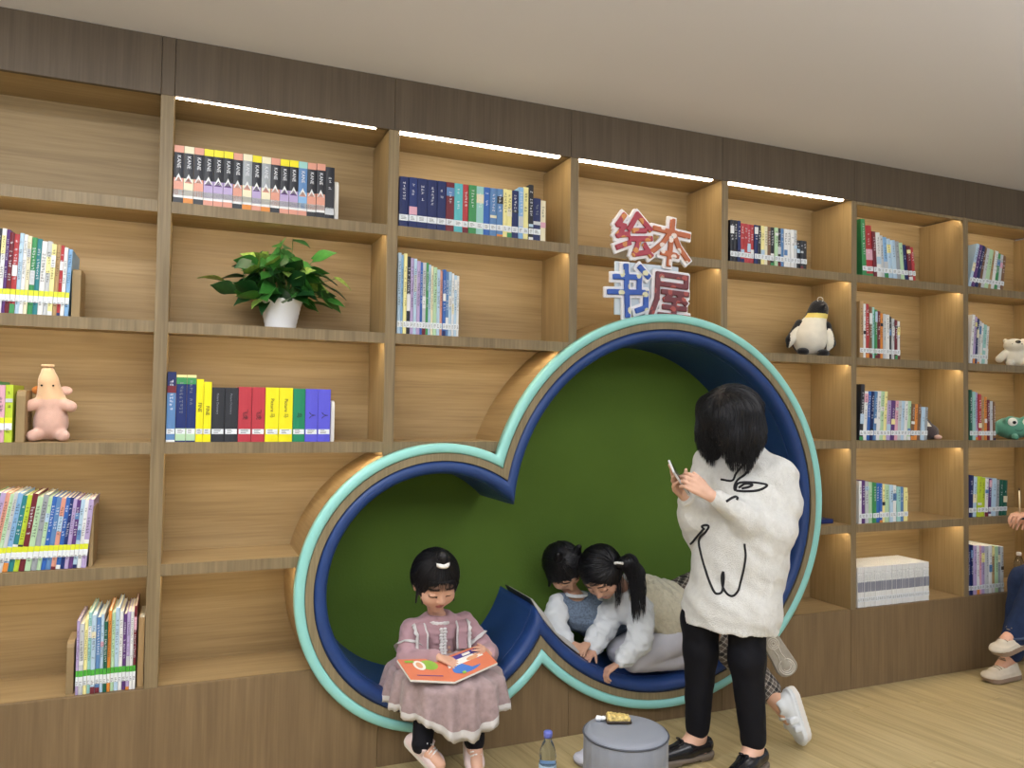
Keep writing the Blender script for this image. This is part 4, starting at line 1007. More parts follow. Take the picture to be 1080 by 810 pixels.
for s_ in (-1, 1):
    sd = np.array([P1(s_*(.36+.02*k/10), .10+.02*k/10, .05) for k in range(26)])
    strands(Fb, sd, lambda P, t: np.tile(np.array([0, -.1, -1.]), (len(P), 1)), 9, .009, .002, .0009, 3, 8, .004, 'side_lock', None, hr)
MB().lathe([(.014, -.016), (.027, -.013), (.027, -.002), (.016, 0)], P1(0, .16, .56), 16, M=Matrix([[R1[i][j] for j in range(3)] for i in range(3)])).build('hair_tie', mat('hair_tie_white', 'e8e6e0', .6), g1)
# dress: bodice with sleeves, ruffles, skirt
DR = mat('dusty_pink_cotton', 'b08d93', .8, .25, .3, 500, .05, 20, sheen=.2); DT = mat('dusty_pink_tulle', 'a18c8c', .75, .25, .4, 300, .16, 45, sheen=.3); LC = mat('white_lace', 'd9d6d4', .8, .2, .8, 420)
F = Field((.72, -.26, .34), (1.22, .18, .58), .004)
F.cone((.945, .05, .40), .088, (.945, .035, .485), .080, .03); F.cone(SHR+V3(.01, 0, 0), .040, SHL-V3(.01, 0, 0), .040, .03)
F.chain([SHR, ELR, WRR+(ELR-WRR)*.12], [.044, .045, .030], .015); F.chain([SHL, ELL, WRL+(ELL-WRL)*.12], [.044, .045, .030], .015)
F.cone((.945, .02, .50), .070, (.944, .005, .53), .055, .03); F.ball((.943, -.0, .585), .045, .012, 'd'); F.displace(folds(.0022, 120, 5))
F.build('dress_bodice', DR, g1)
def ruffle(pts, width, drop, m, name, amp=.005, fr=60, par=g1, th=.002):
    """gathered strip hanging from a path"""
    mb = MB(); n = len(pts); vs = []
    for i, (p, o) in enumerate(pts):
        p = np.array(p); o = np.array(o, float); o /= np.linalg.norm(o); t = i/(n-1)
        for k in range(5):
            q = k/4; vs.append(p+o*(width*q+amp*q*math.sin(t*fr))+np.array([0, 0, -drop*q])+np.array([0, 0, amp*.6*q*math.cos(t*fr*1.3)]))
    fs = [(i*5+k, i*5+k+1, i*5+k+6, i*5+k+5) for i in range(n-1) for k in range(4)]
    nv = len(vs); vs2 = [v+np.array([0, -th, th]) for v in vs]
    mb.add(vs+vs2, fs+[tuple(j+nv for j in f[::-1]) for f in fs]+[(i*5+4, i*5+4+nv, i*5+9+nv, i*5+9) for i in range(n-1)], 0, True); return mb.build(name, m, par)
for sgn, S, E_ in ((-1, SHR, ELR), (1, SHL, ELL)):
    A = [(.945+sgn*.060, -.050+.006*math.sin(t*3), .43+.085*t) for t in np.linspace(0, .8, 10)]+[(.945+sgn*(.064), -.035+.06*t, .51+.02*math.sin(t*3)) for t in np.linspace(0, 1, 8)]
    ruffle([(p, (sgn, -.35, .25)) for p in A], .042, .010, DR, 'shoulder_ruffle', .004, 40); ruffle([((p[0]+sgn*.040, p[1]-.016, p[2]+.004), (sgn, -.35, -.2)) for p in A], .012, .004, LC, 'ruffle_lace', .003, 55)
    MB().tube([(p[0], p[1]-.004, p[2]) for p in A], .0042, 6).build('lace_trim', LC, g1)
    m_ = S*.55+E_*.45; ax = (E_-S)/np.linalg.norm(E_-S); u_ = np.cross(ax, (0, 1, 0)); u_ /= np.linalg.norm(u_); v_ = np.cross(ax, u_)
    ruffle([(m_+(u_*math.cos(a)+v_*math.sin(a))*.042, (u_*math.cos(a)+v_*math.sin(a))) for a in np.linspace(0, 2*PI, 28)], .018, .016, LC, 'sleeve_lace', .003, 40)
mb = MB()
for i in range(9):
    for s_ in (-1, 1): mb.ball((.945+s_*.007+.002*math.sin(i*2), -.060+.006*(i/9), .420+.0115*i), (.0085, .004, .007), nu=8, nv=6)
mb.build('lace_placket', LC, g1)
Fc = Field((.87, -.10, .50), (1.02, .12, .58), .003)
for i in range(22):
    a = i/22*2*PI; Fc.ball((.944+.048*math.cos(a), .000+.046*math.sin(a), .540+.008*math.sin(a)), .009, .006)
Fc.build('lace_collar', LC, g1)
# skirt
mb = MB(); na, nt = 252, 24; vs = []; mi = []
for i in range(na):
    a = i/na*2*PI; ca_, sa_ = math.sin(a), -math.cos(a)      # a = 0 points to the front (-y)
    front = max(0, math.cos(a)); side = abs(math.sin(a))
    rx, ry, pw = (.200, .345, 3.5) if math.cos(a) > 0 else (.200, .09, 2.2)
    reach = (abs(ca_/rx)**pw+abs(sa_/ry)**pw)**(-1/pw)
    hemz = .272-.075*max(0, 1-(math.sin(a)/.38)**2)*front
    w0 = .080
    for j in range(nt):
        t = j/(nt-1)
        if t < .55: q = t/.55; rr = w0+(reach-w0)*q**1.0; zz = .418-.038*q**2-.010*q*side
        else: q = (t-.55)/.45; rr = reach+.018*math.sin(q*PI*.5); zz = .380-.010*side-(.380-hemz)*q
        ph = a*23+1.8*math.sin(a*3); am = (.003+.015*t*t)
        rr += am*math.sin(ph); zz += am*.5*math.sin(ph*1.0+1.2)*(1 if t < .55 else .3)
        if t > .86: rr += .004*math.sin(a*60)
        if j == nt-1: zz -= .006*abs(math.sin(a*36))
        vs.append((.948+ca_*rr, .02+sa_*rr, zz))
fs = [(i*nt+j, i*nt+j+1, ((i+1) % na)*nt+j+1, ((i+1) % na)*nt+j) for i in range(na) for j in range(nt-1)]
mis = [1 if j >= nt-3 else 0 for i in range(na) for j in range(nt-1)]
nv = len(vs); cen = np.array([.948, .02, .3]); ins = []
for v in vs: d = np.array(v)-cen; ins.append(tuple(np.array(v)-d/np.linalg.norm(d)*.003))
mb.v = vs+ins; mb.f = fs+[tuple(k+nv for k in f[::-1]) for f in fs]+[(i*nt+nt-1, i*nt+nt-1+nv, ((i+1) % na)*nt+nt-1+nv, ((i+1) % na)*nt+nt-1) for i in range(na)]
mb.m = mis+mis+[1]*na; mb.sm = [True]*len(mb.f)
mb.build('dress_skirt', [DT, LC], g1)
F = Field((.74, -.32, .12), (1.12, .12, .42), .004)
for Hp, K, A in ((V3(.895, .04, .31), KR, AR), (V3(1.0, .04, .31), KL, AL)): F.chain([Hp, K, A-(K-A)*.06], [.060, .047, .037], .02)
F.displace(folds(.0012, 90, 2)); F.build('leggings', mat('black_knit', '16161c', .85, .2, .3, 600), g1)
SHP = mat('pale_pink_leather', 'd6c2bf', .5, .4, .1, 200, .04, 20); SOL = mat('white_rubber', 'dad6cf', .6); LACE = mat('shoelace_white', 'e6e2de', .7)
sneaker(AR, (.60, -.60, -.53), (.1, -.45, .9), .165, .074, g1, straps=1)
sneaker(AL, (-.12, -.70, -.70), (0, -.6, .8), .165, .074, g1)
# board book on her lap
bb = empty('board_book', (.91, -.23, .40)); tag(bb, 'open orange picture board book held on the little girl\'s lap', 'book')
TLp, BLp, SNp, SRp, BRp, TRp = V3(.736, -.165, .452), V3(.752, -.295, .420), V3(.905, -.318, .402), V3(.905, -.165, .438), V3(1.084, -.275, .436), V3(1.069, -.13, .463)
M_BO = mat('book_orange', 'd77c5c', .45); M_BV = mat('book_violet', '4a3f8c', .45); M_BB = mat('book_blue', '4a7ac8', .45); M_BG = mat('book_green', '8fb84a', .45); M_BW = mat('book_white', 'ece9e2', .45); M_BT = mat('book_skin', 'd9a27c', .45)
def page(a, b, c, d, nm, prints):
    n_ = np.cross(b-a, d-a); n_ /= np.linalg.norm(n_); n_ = n_ if n_[2] > 0 else -n_
    mb = MB(); top = [a, b, c, d]; bot = [p-n_*.008 for p in top]
    mb.add(top, [(0, 1, 2, 3)], 1); mb.add(top+bot, [(4, 7, 6, 5), (0, 4, 5, 1), (1, 5, 6, 2), (2, 6, 7, 3), (3, 7, 4, 0)], 0)
    o = mb.build(nm, [M_BW, M_BO], bb)
    k = 1
    for (u, v, ru, rv, m, sq) in prints:
        k += 1; vs = []
        for i in range(24 if not sq else 4):
            if sq: du, dv = [(-1, -1), (1, -1), (1, 1), (-1, 1)][i]
            else: du, dv = math.cos(i/24*2*PI), math.sin(i/24*2*PI)
            U, W = u+du*ru, v+dv*rv; vs.append((a*(1-U)+b*U)*(1-W)+(d*(1-U)+c*U)*W+n_*.0004*k)
        MB().add(vs, [tuple(range(len(vs)))]).build('print', m, o)
# a = far outer, b = far spine
page(TLp, SRp, SNp, BLp, 'left_board', [(.62, .30, .20, .22, M_BG, False), (.40, .32, .13, .22, M_BW, False), (.40, .32, .07, .14, M_BT, False), (.22, .15, .10, .05, M_BG, True), (.5, .80, .30, .015, M_BV, True)])
page(SRp, TRp, BRp, SNp, 'right_board', [(.42, .62, .34, .26, M_BB, False), (.48, .18, .36, .09, M_BV, True), (.45, .38, .42, .11, M_BW, True), (.62, .42, .14, .08, M_BT, False), (.28, .84, .04, .05, M_BG, True), (.55, .19, .10, .05, M_BW, True)])

# ======================================================= the girl in the cream vest
g3 = empty('person', (2.05, .08, .21)); tag(g3, 'girl with ponytail in cream fleece vest kneeling on the cushion and bending over', 'person')
hc3, H3 = V3(1.700, .055, .650), .215
R3 = frame((-.50, -.42, -.76), (-.62, -.25, .72))
S3n, E3n, W3n = V3(1.870, -.005, .505), V3(1.835, -.045, .375), V3(1.735, -.055, .300)
S3f, E3f, W3f = V3(1.85, .15, .515), V3(1.755, .13, .385), V3(1.675, .075, .325)
F = Field((1.52, -.14, .16), (2.27, .30, .80), .004)
head(F, hc3, R3, H3)
F.cone((1.835, .07, .56), .034, hc3+R3@V3(0, -.15, -.2)*H3, .038, .015)
F.chain([V3(2.06, .09, .37), V3(1.98, .085, .45), V3(1.885, .07, .515)], [.085, .075, .066], .03); F.cone(S3n, .032, S3f, .032, .02)
F.chain([S3n, E3n, W3n], [.033, .027, .018], .012); F.chain([S3f, E3f, W3f], [.033, .027, .018], .012)
hand(F, W3n, (-.062, .012, -.035), (.3, -.1, -.9), (-.1, 1, .1), .135, (.55, .85, .6), .04, (.6, .8, .3))
hand(F, W3f, (-.05, -.03, -.028), (.1, .1, -1), (-.4, -.6, .1), .115, (.15, .3, .3), .10, (.6, .8, .2))
for y_ in (.025, .155): F.chain([V3(2.07, y_, .345), V3(1.845, y_-.01, .278), V3(2.11, y_, .240)], [.066, .048, .034], .012); F.cone((2.11, y_, .24), .03, (2.18, y_, .235), .026, .01)
SK3 = skin_mat('skin_child_b', 'c99c84')
F.build('body', [SK3, M_LIP, M_LID, M_BROW], g3, head_mi(hc3, R3, H3))
def P3(x, y, z): return hc3+R3@(V3(x, y, z)*H3)
tie3 = V3(1.718, -.030, .708)
Fh = Field((1.53, -.13, .42), (1.96, .24, .84), .0038)
Fh.ball(P3(0, -.10, .09), (.43*H3, .47*H3, .46*H3), .01, M=R3); Fh.ball(P3(0, .50, -.26), (.40*H3, .40*H3, .42*H3), .01, 'd', M=R3)
Fh.chain([tie3+V3(.012, -.008, .002), tie3+V3(.055, -.02, .006), tie3+V3(.088, -.025, -.04), tie3+V3(.090, -.035, -.11), tie3+V3(.072, -.045, -.18)], [.014, .034, .033, .022, .009], .015)
hr = Fh.build('hair', M_HAIR, g3)
rt = surf_points(Fh, 900, lambda V: np.linalg.norm(V-P3(0, -.1, .09), axis=1) < .52*H3, 5)
strands(Fh, rt, lambda P, t: tie3-P, 9, .010, .0014, .0013, 0, 5, .0028, 'hair_strands', None, hr)
rt = surf_points(Fh, 420, lambda V: np.linalg.norm(V-tie3-V3(.06, -.02, 0), axis=1) < .05, 7)
strands(Fh, rt, lambda P, t: np.tile(V3(.35*(1-t)-.1, -.15, -1), (len(P), 1)), 15, .0135, .001, .0010, 7, 9, .004, 'tail_strands', None, hr)
rt = np.array([P3(.30, .05, -.05)+V3(.002*k, 0, 0) for k in range(12)]); strands(Fh, rt, lambda P, t: np.tile(V3(.25, -.1, -1), (len(P), 1)), 8, .01, .002, .0008, 6, 11, .004, 'side_lock', None, hr)
mb = MB()
for i in range(14):
    a = i/14*2*PI; q = R3@V3(math.cos(a)*.020, math.sin(a)*.020*.4, math.sin(a)*.02); mb.ball(tie3+q+V3(.016, -.012, .004), .0062, nu=8, nv=6)
mb.build('beaded_hair_tie', mat('bead_white', 'eceae4', .3), g3)
VES = mat('cream_fleece', 'd3cdb6', .95, .1, 1.0, 110, .07, 60, sheen=.3); SH = mat('white_cotton', 'd5d9dc', .75, .25, .2, 200); LG3 = mat('pale_grey_knit', 'cacad2', .85, .2, .3, 500)
F = Field((1.60, -.17, .22), (2.02, .30, .68), .004)
for S, E_, W in ((S3n, E3n, W3n), (S3f, E3f, W3f)): F.chain([S, S*.5+E_*.5, E_, W*.7+E_*.3, W], [.050, .056, .052, .040, .026], .02)
F.displace(folds(.0042, 75, 8)); F.chain([V3(2.0, .08, .47), V3(1.885, .07, .50), V3(1.835, .068, .560)], [.085, .095, .060], .02); F.ball((1.80, .06, .605), .045, .012, 'd')
F.cone((1.86, -.015, .575), .018, (1.90, .10, .625), .02, .02); F.cone((1.90, .10, .625), .02, (1.82, .14, .60), .018, .02)
F.build('shirt', SH, g3)
F = Field((1.76, -.12, .24), (2.27, .30, .68), .0045)
F.chain([V3(2.085, .09, .375), V3(2.04, .09, .46), V3(1.93, .08, .52), V3(1.865, .07, .545)], [.118, .125, .105, .080], .04)
F.cone(S3n+V3(.0, .03, .01), .048, S3f+V3(0, -.03, .01), .05, .03)
F.cone(S3n+V3(-.02, -.09, -.0), .048, S3n+V3(-.0, .0, -.0), .040, .006, 'd'); F.ball((1.80, .06, .60), .058, .012, 'd')
F.displace(folds(.0045, 55, 3)); F.displace(folds(.0022, 260, 13))
F.build('fleece_vest', VES, g3)
F = Field((1.76, -.08, .15), (2.23, .26, .44), .004)
for y_ in (.025, .155): F.chain([V3(2.07, y_, .345), V3(1.845, y_-.01, .278)], [.074, .056], .006); F.chain([V3(1.855, y_-.01, .270), V3(2.10, y_, .243)], [.050, .040], .004)
F.displace(folds(.0015, 80, 4)); F.build('leggings', LG3, g3)
for y_ in (.02, .16):
    F = Field((2.06, y_-.06, .18), (2.24, y_+.06, .30), .0035); F.cone((2.10, y_, .243), .036, (2.175, y_, .236), .030, .01); F.build('sock', mat('white_sock', 'd8d8da', .9, .2, .5, 500), g3)

# ======================================================= the girl in the blue-grey knit vest, leaning in behind
g2 = empty('person', (2.24, -.05, .0)); tag(g2, 'girl in blue-grey knit vest and plaid trousers leaning into the nook', 'person')
hc2, H2 = V3(1.595, .215, .650), .205
R2 = frame((.22, -.62, -.76), (-.15, -.72, .62))
S2r, E2r, W2r = V3(1.575, .225, .500), V3(1.545, .195, .400), V3(1.580, .125, .352)
S2l, E2l, W2l = V3(1.770, .215, .480), V3(1.770, .150, .385), V3(1.668, .095, .352)
HA, KA, AA = V3(2.20, .06, .50), V3(2.250, -.165, .315), V3(2.286, -.385, .175)
HB, KB, AB = V3(2.26, .10, .46), V3(2.33, -.04, .355), V3(2.330, -.265, .385)
F = Field((1.46, -.50, .0), (2.46, .34, .80), .0042)
head(F, hc2, R2, H2)
F.cone((1.66, .235, .52), .033, hc2+R2@V3(0, -.12, -.22)*H2, .036, .015)
F.chain([V3(2.20, .12, .48), V3(2.0, .22, .42), V3(1.80, .235, .41), V3(1.68, .23, .455)], [.095, .075, .075, .080], .03); F.cone(S2r, .032, S2l, .032, .02)
F.chain([S2r, E2r, W2r], [.032, .026, .018], .012); F.chain([S2l, E2l, W2l], [.032, .026, .018], .012)
hand(F, W2r, (.03, -.05, -.02), (.1, .1, -1), (.8, -.1, .1), .115, (.2, .35, .3), .10, (.6, .8, .2))
hand(F, W2l, (-.055, -.03, -.02), (.1, .1, -1), (-.1, .9, .1), .115, (.2, .35, .3), .10, (.6, .8, .2))
F.chain([HA, KA, AA], [.075, .052, .033], .02); F.chain([HB, KB, AB], [.075, .052, .033], .02)
F.cone(AA, .03, AA+V3(.03, -.03, -.06), .026, .01); F.cone(AB, .03, AB+V3(.03, -.03, -.05), .026, .01)
F.build('body', [skin_mat('skin_child_c', 'cfa286'), M_LIP, M_LID, M_BROW], g2, head_mi(hc2, R2, H2))
def P2(x, y, z): return hc2+R2@(V3(x, y, z)*H2)
Fh = Field(hc2-.18, hc2+.19, .0038)
Fh.ball(P2(0, -.10, .10), (.43*H2, .47*H2, .46*H2), .01, M=R2); Fh.ball(P2(0, .50, -.26), (.37*H2, .38*H2, .42*H2), .01, 'd', M=R2)
for s_ in (-1, 1): Fh.cone(P2(s_*.22, -.05, .48), .09*H2, P2(s_*.26, -.10, .68), .055*H2, .02); Fh.cone(P2(s_*.36, .08, .0), .05*H2, P2(s_*.33, .12, -.38), .03*H2, .015)
hr = Fh.build('hair', M_HAIR, g2)
tA, tB = P2(.24, -.05, .50), P2(-.24, -.05, .50)
rt = surf_points(Fh, 900, lambda V: ((V-hc2)@R2[:, 2] > -.2*H2), 6)
strands(Fh, rt, lambda P, t: np.where((((P-hc2)@R2[:, 0]) > 0)[:, None], tA-P, tB-P), 8, .010, .0014, .0013, 0, 6, .0028, 'hair_strands', None, hr)
KN = mat('blue_grey_knit', '6f7f94', .95, .1, 1.0, 330, .35, 120, sheen=.2)
F = Field((1.46, -.0, .26), (1.90, .34, .60), .004)
F.chain([V3(1.88, .24, .40), V3(1.78, .24, .405), V3(1.68, .228, .45)], [.085, .088, .090], .03); F.cone(S2r+V3(.02, 0, 0), .042, S2l, .042, .03); F.ball((1.655, .20, .545), .045, .01, 'd')
F.displace(folds(.003, 60, 5)); F.build('knit_vest', KN, g2)
F = Field((1.46, .02, .26), (1.88, .34, .58), .004)
for S, E_, W in ((S2r, E2r, W2r), (S2l, E2l, W2l)): F.chain([S, S*.5+E_*.5, E_, W*.6+E_*.4, W], [.044, .052, .050, .040, .025], .02)
F.cone(S2r+V3(.04, 0, -.01), .03, S2l-V3(.04, 0, .01), .03, .01)
F.displace(folds(.004, 75, 9)); F.build('shirt', SH, g2)
Fc = Field((1.58, .12, .48), (1.74, .30, .58), .0035)
for i in range(18): a = i/18*2*PI; Fc.ball((1.655+.045*math.cos(a), .20+.04*math.sin(a), .535), .009, .006)
Fc.build('collar', SH, g2)
# plaid trousers
def plaid():
    m = bpy.data.materials.new('plaid_flannel'); m.use_nodes = True; nt = m.node_tree; b = nt.nodes['Principled BSDF']; b.inputs['Roughness'].default_value = .9
    tc = nt.nodes.new('ShaderNodeTexCoord'); prev = None
    mp = nt.nodes.new('ShaderNodeMapping'); mp.inputs['Rotation'].default_value = (.5, .75, .3); nt.links.new(tc.outputs['Object'], mp.inputs[0])
    base_ = nt.nodes.new('ShaderNodeRGB'); base_.outputs[0].default_value = s2l('3c3836'); cur = base_.outputs[0]
    for ax, sc_, lo_, col in (('X', 9, .55, '6a5f56'), ('Z', 9, .55, '6a5f56'), ('X', 18, .93, 'b9b2a6'), ('Z', 18, .93, 'b9b2a6'), ('X', 9, -.95, '181618'), ('Z', 9, -.95, '181618')):
        wv = nt.nodes.new('ShaderNodeTexWave'); wv.bands_direction = ax; wv.inputs['Scale'].default_value = sc_; wv.inputs['Distortion'].default_value = .3; wv.inputs['Detail'].default_value = 0
        nt.links.new(mp.outputs[0], wv.inputs['Vector'])
        cp = nt.nodes.new('ShaderNodeMath'); cp.operation = 'GREATER_THAN' if lo_ > 0 else 'LESS_THAN'; cp.inputs[1].default_value = abs(lo_) if lo_ > 0 else 1+lo_
        nt.links.new(wv.outputs['Fac'], cp.inputs[0]); mf = nt.nodes.new('ShaderNodeMath'); mf.operation = 'MULTIPLY'; mf.inputs[1].default_value = .6; nt.links.new(cp.outputs[0], mf.inputs[0])
        mx = nt.nodes.new('ShaderNodeMix'); mx.data_type = 'RGBA'; nt.links.new(mf.outputs[0], mx.inputs['Factor']); nt.links.new(cur, mx.inputs['A']); mx.inputs['B'].default_value = s2l(col); cur = mx.outputs['Result']
    nt.links.new(cur, b.inputs['Base Color']); return m
PLD = plaid()
F = Field((2.02, -.46, .06), (2.46, .28, .66), .0042)
F.chain([V3(2.22, .10, .50), V3(2.12, .16, .46)], [.115, .09], .03); F.chain([HA, KA, AA+(KA-AA)*.26], [.088, .070, .058], .02); F.chain([HB, KB, AB+(KB-AB)*.3], [.088, .066, .050], .02)
F.displace(folds(.003, 55, 6)); F.build('plaid_trousers', PLD, g2)
WL = mat('white_leather', 'd8dcde', .4, .4, .05, 200, .03, 20); SG = mat('worn_sole_grey', 'a8a296', .6, .4, .1, 200, .08, 40)
sneaker(V3(2.302, -.405, .150), (.16, -.22, -.95), (-.88, .22, .28), .225, .098, g2, WL, SOL, straps=2, laces=False)
o, P, R = sneaker(V3(2.338, -.284, .382), (.55, -.05, -.83), (.30, .95, .15), .215, .092, g2, WL, SG, laces=False)
mb = MB()
zs_ = -.303*.215
for cy_, r0_ in ((-.17*.205, (.008, .016, .024)), (.42*.205, (.008, .017, .026, .034))):
    for rr in r0_: mb.tube([P(rr*math.cos(i/20*2*PI)*.95, cy_+rr*math.sin(i/20*2*PI)*1.1, zs_) for i in range(20)], .0030, 5, closed=True)
for s_ in (-1, 1): mb.tube([P(s_*.014, -.02, zs_), P(s_*.008, .02, zs_), P(s_*.014, .055, zs_)], .0025, 5)
mb.build('tread', mat('sole_tread_white', 'd5d0c6', .6), o)
# wrist watch on the far hand
MB().tube([W2l+V3(.012, .004, .004)+np.array([0, math.cos(a)*.021, math.sin(a)*.021]) for a in [i/16*2*PI for i in range(16)]], .004, 6, closed=True).build('wrist_watch', mat('watch_dark', '2a2a30', .4), g2)
# thin dark picture book lying open on the slope
sb = empty('picture_book', (1.48, .15, .41)); tag(sb, 'thin open dark picture book lying on the navy slope before two girls', 'book')
def slope(x, y, off): # point above the cushion surface of the big circle
    z = .934-math.sqrt(.743**2-(x-1.997)**2); nx, nz = (1.997-x)/.743, (.934-z)/.743; return (x+nx*off, y, z+nz*off)
for nm, off, m, sh_ in (('cover', .002, mat('book_dark_brown', '2c2420', .4), 0), ('pages', .008, mat('glossy_page', 'b8b6b2', .3), .006)):
    mb = MB(); n_ = 14; vs = []
    for i in range(n_+1):
        x = 1.345+sh_+(1.585-1.345-2*sh_)*i/n_
        bulge = .006+.012*abs(math.sin((i/n_)*2*PI)) if nm == 'pages' else .003
        for y in (.03+sh_, .30-sh_):
            vs += [slope(x, y, off), slope(x, y, off+bulge)]
    fs = []
    for i in range(n_):
        a = i*4; b = a+4; fs += [(a, b, b+1, a+1), (a+1, b+1, b+3, a+3), (a+3, b+3, b+2, a+2), (a+2, b+2, b, a)]
    fs += [(0, 1, 3, 2), (n_*4, n_*4+2, n_*4+3, n_*4+1)]; mb.add(vs, fs, 0, False).build(nm, m, sb)

# ======================================================= the woman with the phone
wm = empty('person', (1.97, -.45, 0)); tag(wm, 'woman with black bob in white sweater and black leggings looking at phone', 'person')
hw, HW = V3(1.985, -.455, 1.330), .235
RW = frame((-.72, -.28, -.63), (-.52, -.22, .80))
SN_, EN_, WN_ = V3(2.155, -.555, 1.125), V3(2.095, -.590, .905), V3(1.815, -.560, 1.055)
SF_, EF_, WF_ = V3(2.00, -.300, 1.150), V3(1.945, -.340, .890), V3(1.805, -.410, 1.035)
HF, KF, AF = V3(1.975, -.405, .76), V3(1.895, -.395, .43), V3(1.895, -.375, .095)
HN, KN_, AN = V3(2.015, -.515, .78), V3(2.005, -.535, .43), V3(2.035, -.540, .095)
SKW = skin_mat('skin_adult', 'd9ad95')
F = Field((1.58, -.72, .0), (2.36, -.18, 1.50), .0042)
head(F, hw, RW, HW)
F.cone((2.11, -.43, 1.19), .048, hw+RW@V3(0, -.12, -.22)*HW, .048, .02)
F.chain([V3(2.01, -.45, .80), V3(2.04, -.45, .95), V3(2.075, -.44, 1.07), V3(2.095, -.435, 1.12)], [.092, .082, .095, .080], .04); F.cone(SN_, .042, SF_, .042, .03)
F.chain([SN_, EN_, WN_], [.045, .036, .023], .015); F.chain([SF_, EF_, WF_], [.045, .036, .023], .015)
hand(F, WN_, (-.075, .03, .055), (-.25, .8, .1), (-.3, .2, .9), .165, (.35, .75, .5), .03, (.35, 1.0, .25), .2)
hand(F, WF_, (-.10, -.03, .095), (.15, -.8, .3) if False else (.35, -.75, .2), (.4, .1, .8), .165, (.12, .18, .15), .16, (.7, .7, .3), .25, per=[(0, 0, .05), None, (.2, .35, .3), (.3, .45, .3)])
F.chain([HF, KF, AF], [.085, .055, .036], .03); F.chain([HN, KN_, AN], [.085, .055, .036], .03)
for A, td in ((AF, (-1, -.05, -.35)), (AN, (-.93, -.35, -.35))):
    t_ = V3(*td); t_ /= np.linalg.norm(t_); F.cone(A, .034, A+t_*.06+V3(0, 0, -.025), .032, .02); F.cone(A+t_*.06+V3(0, 0, -.025), .030, A+t_*.15+V3(0, 0, -.028), .024, .02); F.ball(A+V3(.02, 0, -.05), .030, .02)
F.build('body', [SKW, M_LIP, M_LID, M_BROW], wm, head_mi(hw, RW, HW))
# bob
def PW_(x, y, z): return hw+RW@(V3(x, y, z)*HW)
Fh = Field((1.80, -.66, 1.06), (2.24, -.24, 1.53), .004)
Fh.ball(PW_(0, -.06, .10), (.47*HW, .50*HW, .50*HW), .01, M=RW)
for yy in (-.545, -.365): Fh.chain([V3(1.955, yy, 1.38), V3(1.975, yy*.98, 1.28), V3(1.975, yy, 1.20)], [.055, .060, .030], .04)
Fh.chain([V3(2.03, -.45, 1.38), V3(2.055, -.45, 1.29), V3(2.055, -.45, 1.245)], [.082, .074, .040], .04)
Fh.chain([V3(1.92, -.52, 1.37), V3(1.935, -.53, 1.27), V3(1.94, -.525, 1.21)], [.05, .045, .020], .03)
Fh.ball(PW_(.10, .66, -.25), (.22*HW, .28*HW, .5*HW), .02, 'd', M=RW); Fh.chain([V3(1.90, -.53, 1.33), V3(1.93, -.545, 1.26), V3(1.945, -.54, 1.20)], [.035, .032, .014], .03); Fh.chain([V3(1.98, -.56, 1.36), V3(1.985, -.555, 1.28), V3(1.985, -.545, 1.220)], [.05, .045, .02], .03)
hr = Fh.build('hair', M_HAIR, wm)
cr = PW_(.02, .02, .58)
rt = surf_points(Fh, 2600, lambda V: V[:, 2] > 1.27, 8)
def flow_w(P, t):
    o = P-cr; o[:, 2] = 0; o /= np.maximum(np.linalg.norm(o, axis=1), .02)[:, None]
    w_ = np.clip((P[:, 2]-1.36)/.1, 0, 1)[:, None]; return o*w_*1.3+np.array([0.02, 0, -1.])*(1.2-w_)+np.array([.0, 0, -.15])
strands(Fh, rt, flow_w, 14, .0130, .0014, .0012, 3, 8, .003, 'hair_strands', None, hr)
SW = mat('white_boucle_knit', 'd6d6d2', .95, .15, 1.0, 240, .05, 60, sheen=.3)
F = Field((1.66, -.78, .48), (2.42, -.16, 1.26), .0048)
ax = np.array(frame((-.87, -.5, 0), (0, 0, 1)))
def oval(c, rx, ry, rz, k=.06): F.ball(c, (rx, ry, rz), k, M=ax)
for c_, rx_, ry_ in ((V3(1.985, -.45, .50), .190, .178), (V3(2.0, -.45, .62), .192, .176), (V3(2.035, -.45, .76), .186, .168), (V3(2.05, -.45, .88), .188, .168), (V3(2.07, -.445, .98), .184, .160), (V3(2.095, -.44, 1.06), .168, .140)): oval(c_, rx_, ry_, .15, .05)
F.cone(SN_+V3(-.02, .03, .0), .070, SF_+V3(.02, -.03, .0), .065, .05)
F.chain([SN_, SN_*.5+EN_*.5+V3(.025, .01, 0), EN_+V3(.005, .01, .01), EN_*.5+WN_*.5+V3(.01, 0, -.015), WN_+(EN_-WN_)*.10], [.060, .070, .074, .056, .036], .03)
F.chain([SF_, EF_, EF_*.5+WF_*.5+V3(0, 0, -.015), WF_+(EF_-WF_)*.12], [.070, .078, .062, .036], .03)
F.cone((2.10, -.43, 1.13), .085, (2.085, -.437, 1.205), .066, .03); F.cone((2.085, -.437, 1.215), .050, (2.05, -.44, 1.29), .052, .008, 'd')
sl, (X, Y, Z) = F.sub(F.lo, F.lo+F.h*F.n)
hem = .545-.10*(X-1.83)
F.F = np.maximum(F.F, (hem-Z).astype(np.float32)); F.displace(folds(.0045, 34, 12))
rib = .0035*np.clip((.60-.10*(X-1.83)-Z)*40, 0, 1); F.F = F.F+(rib*1.2+.0016*np.sin((X*.8-Y)*420)*np.clip((.60-.10*(X-1.83)-Z)*40, 0, 1)).astype(np.float32)
FS = F
sw = F.build('sweater', SW, wm)
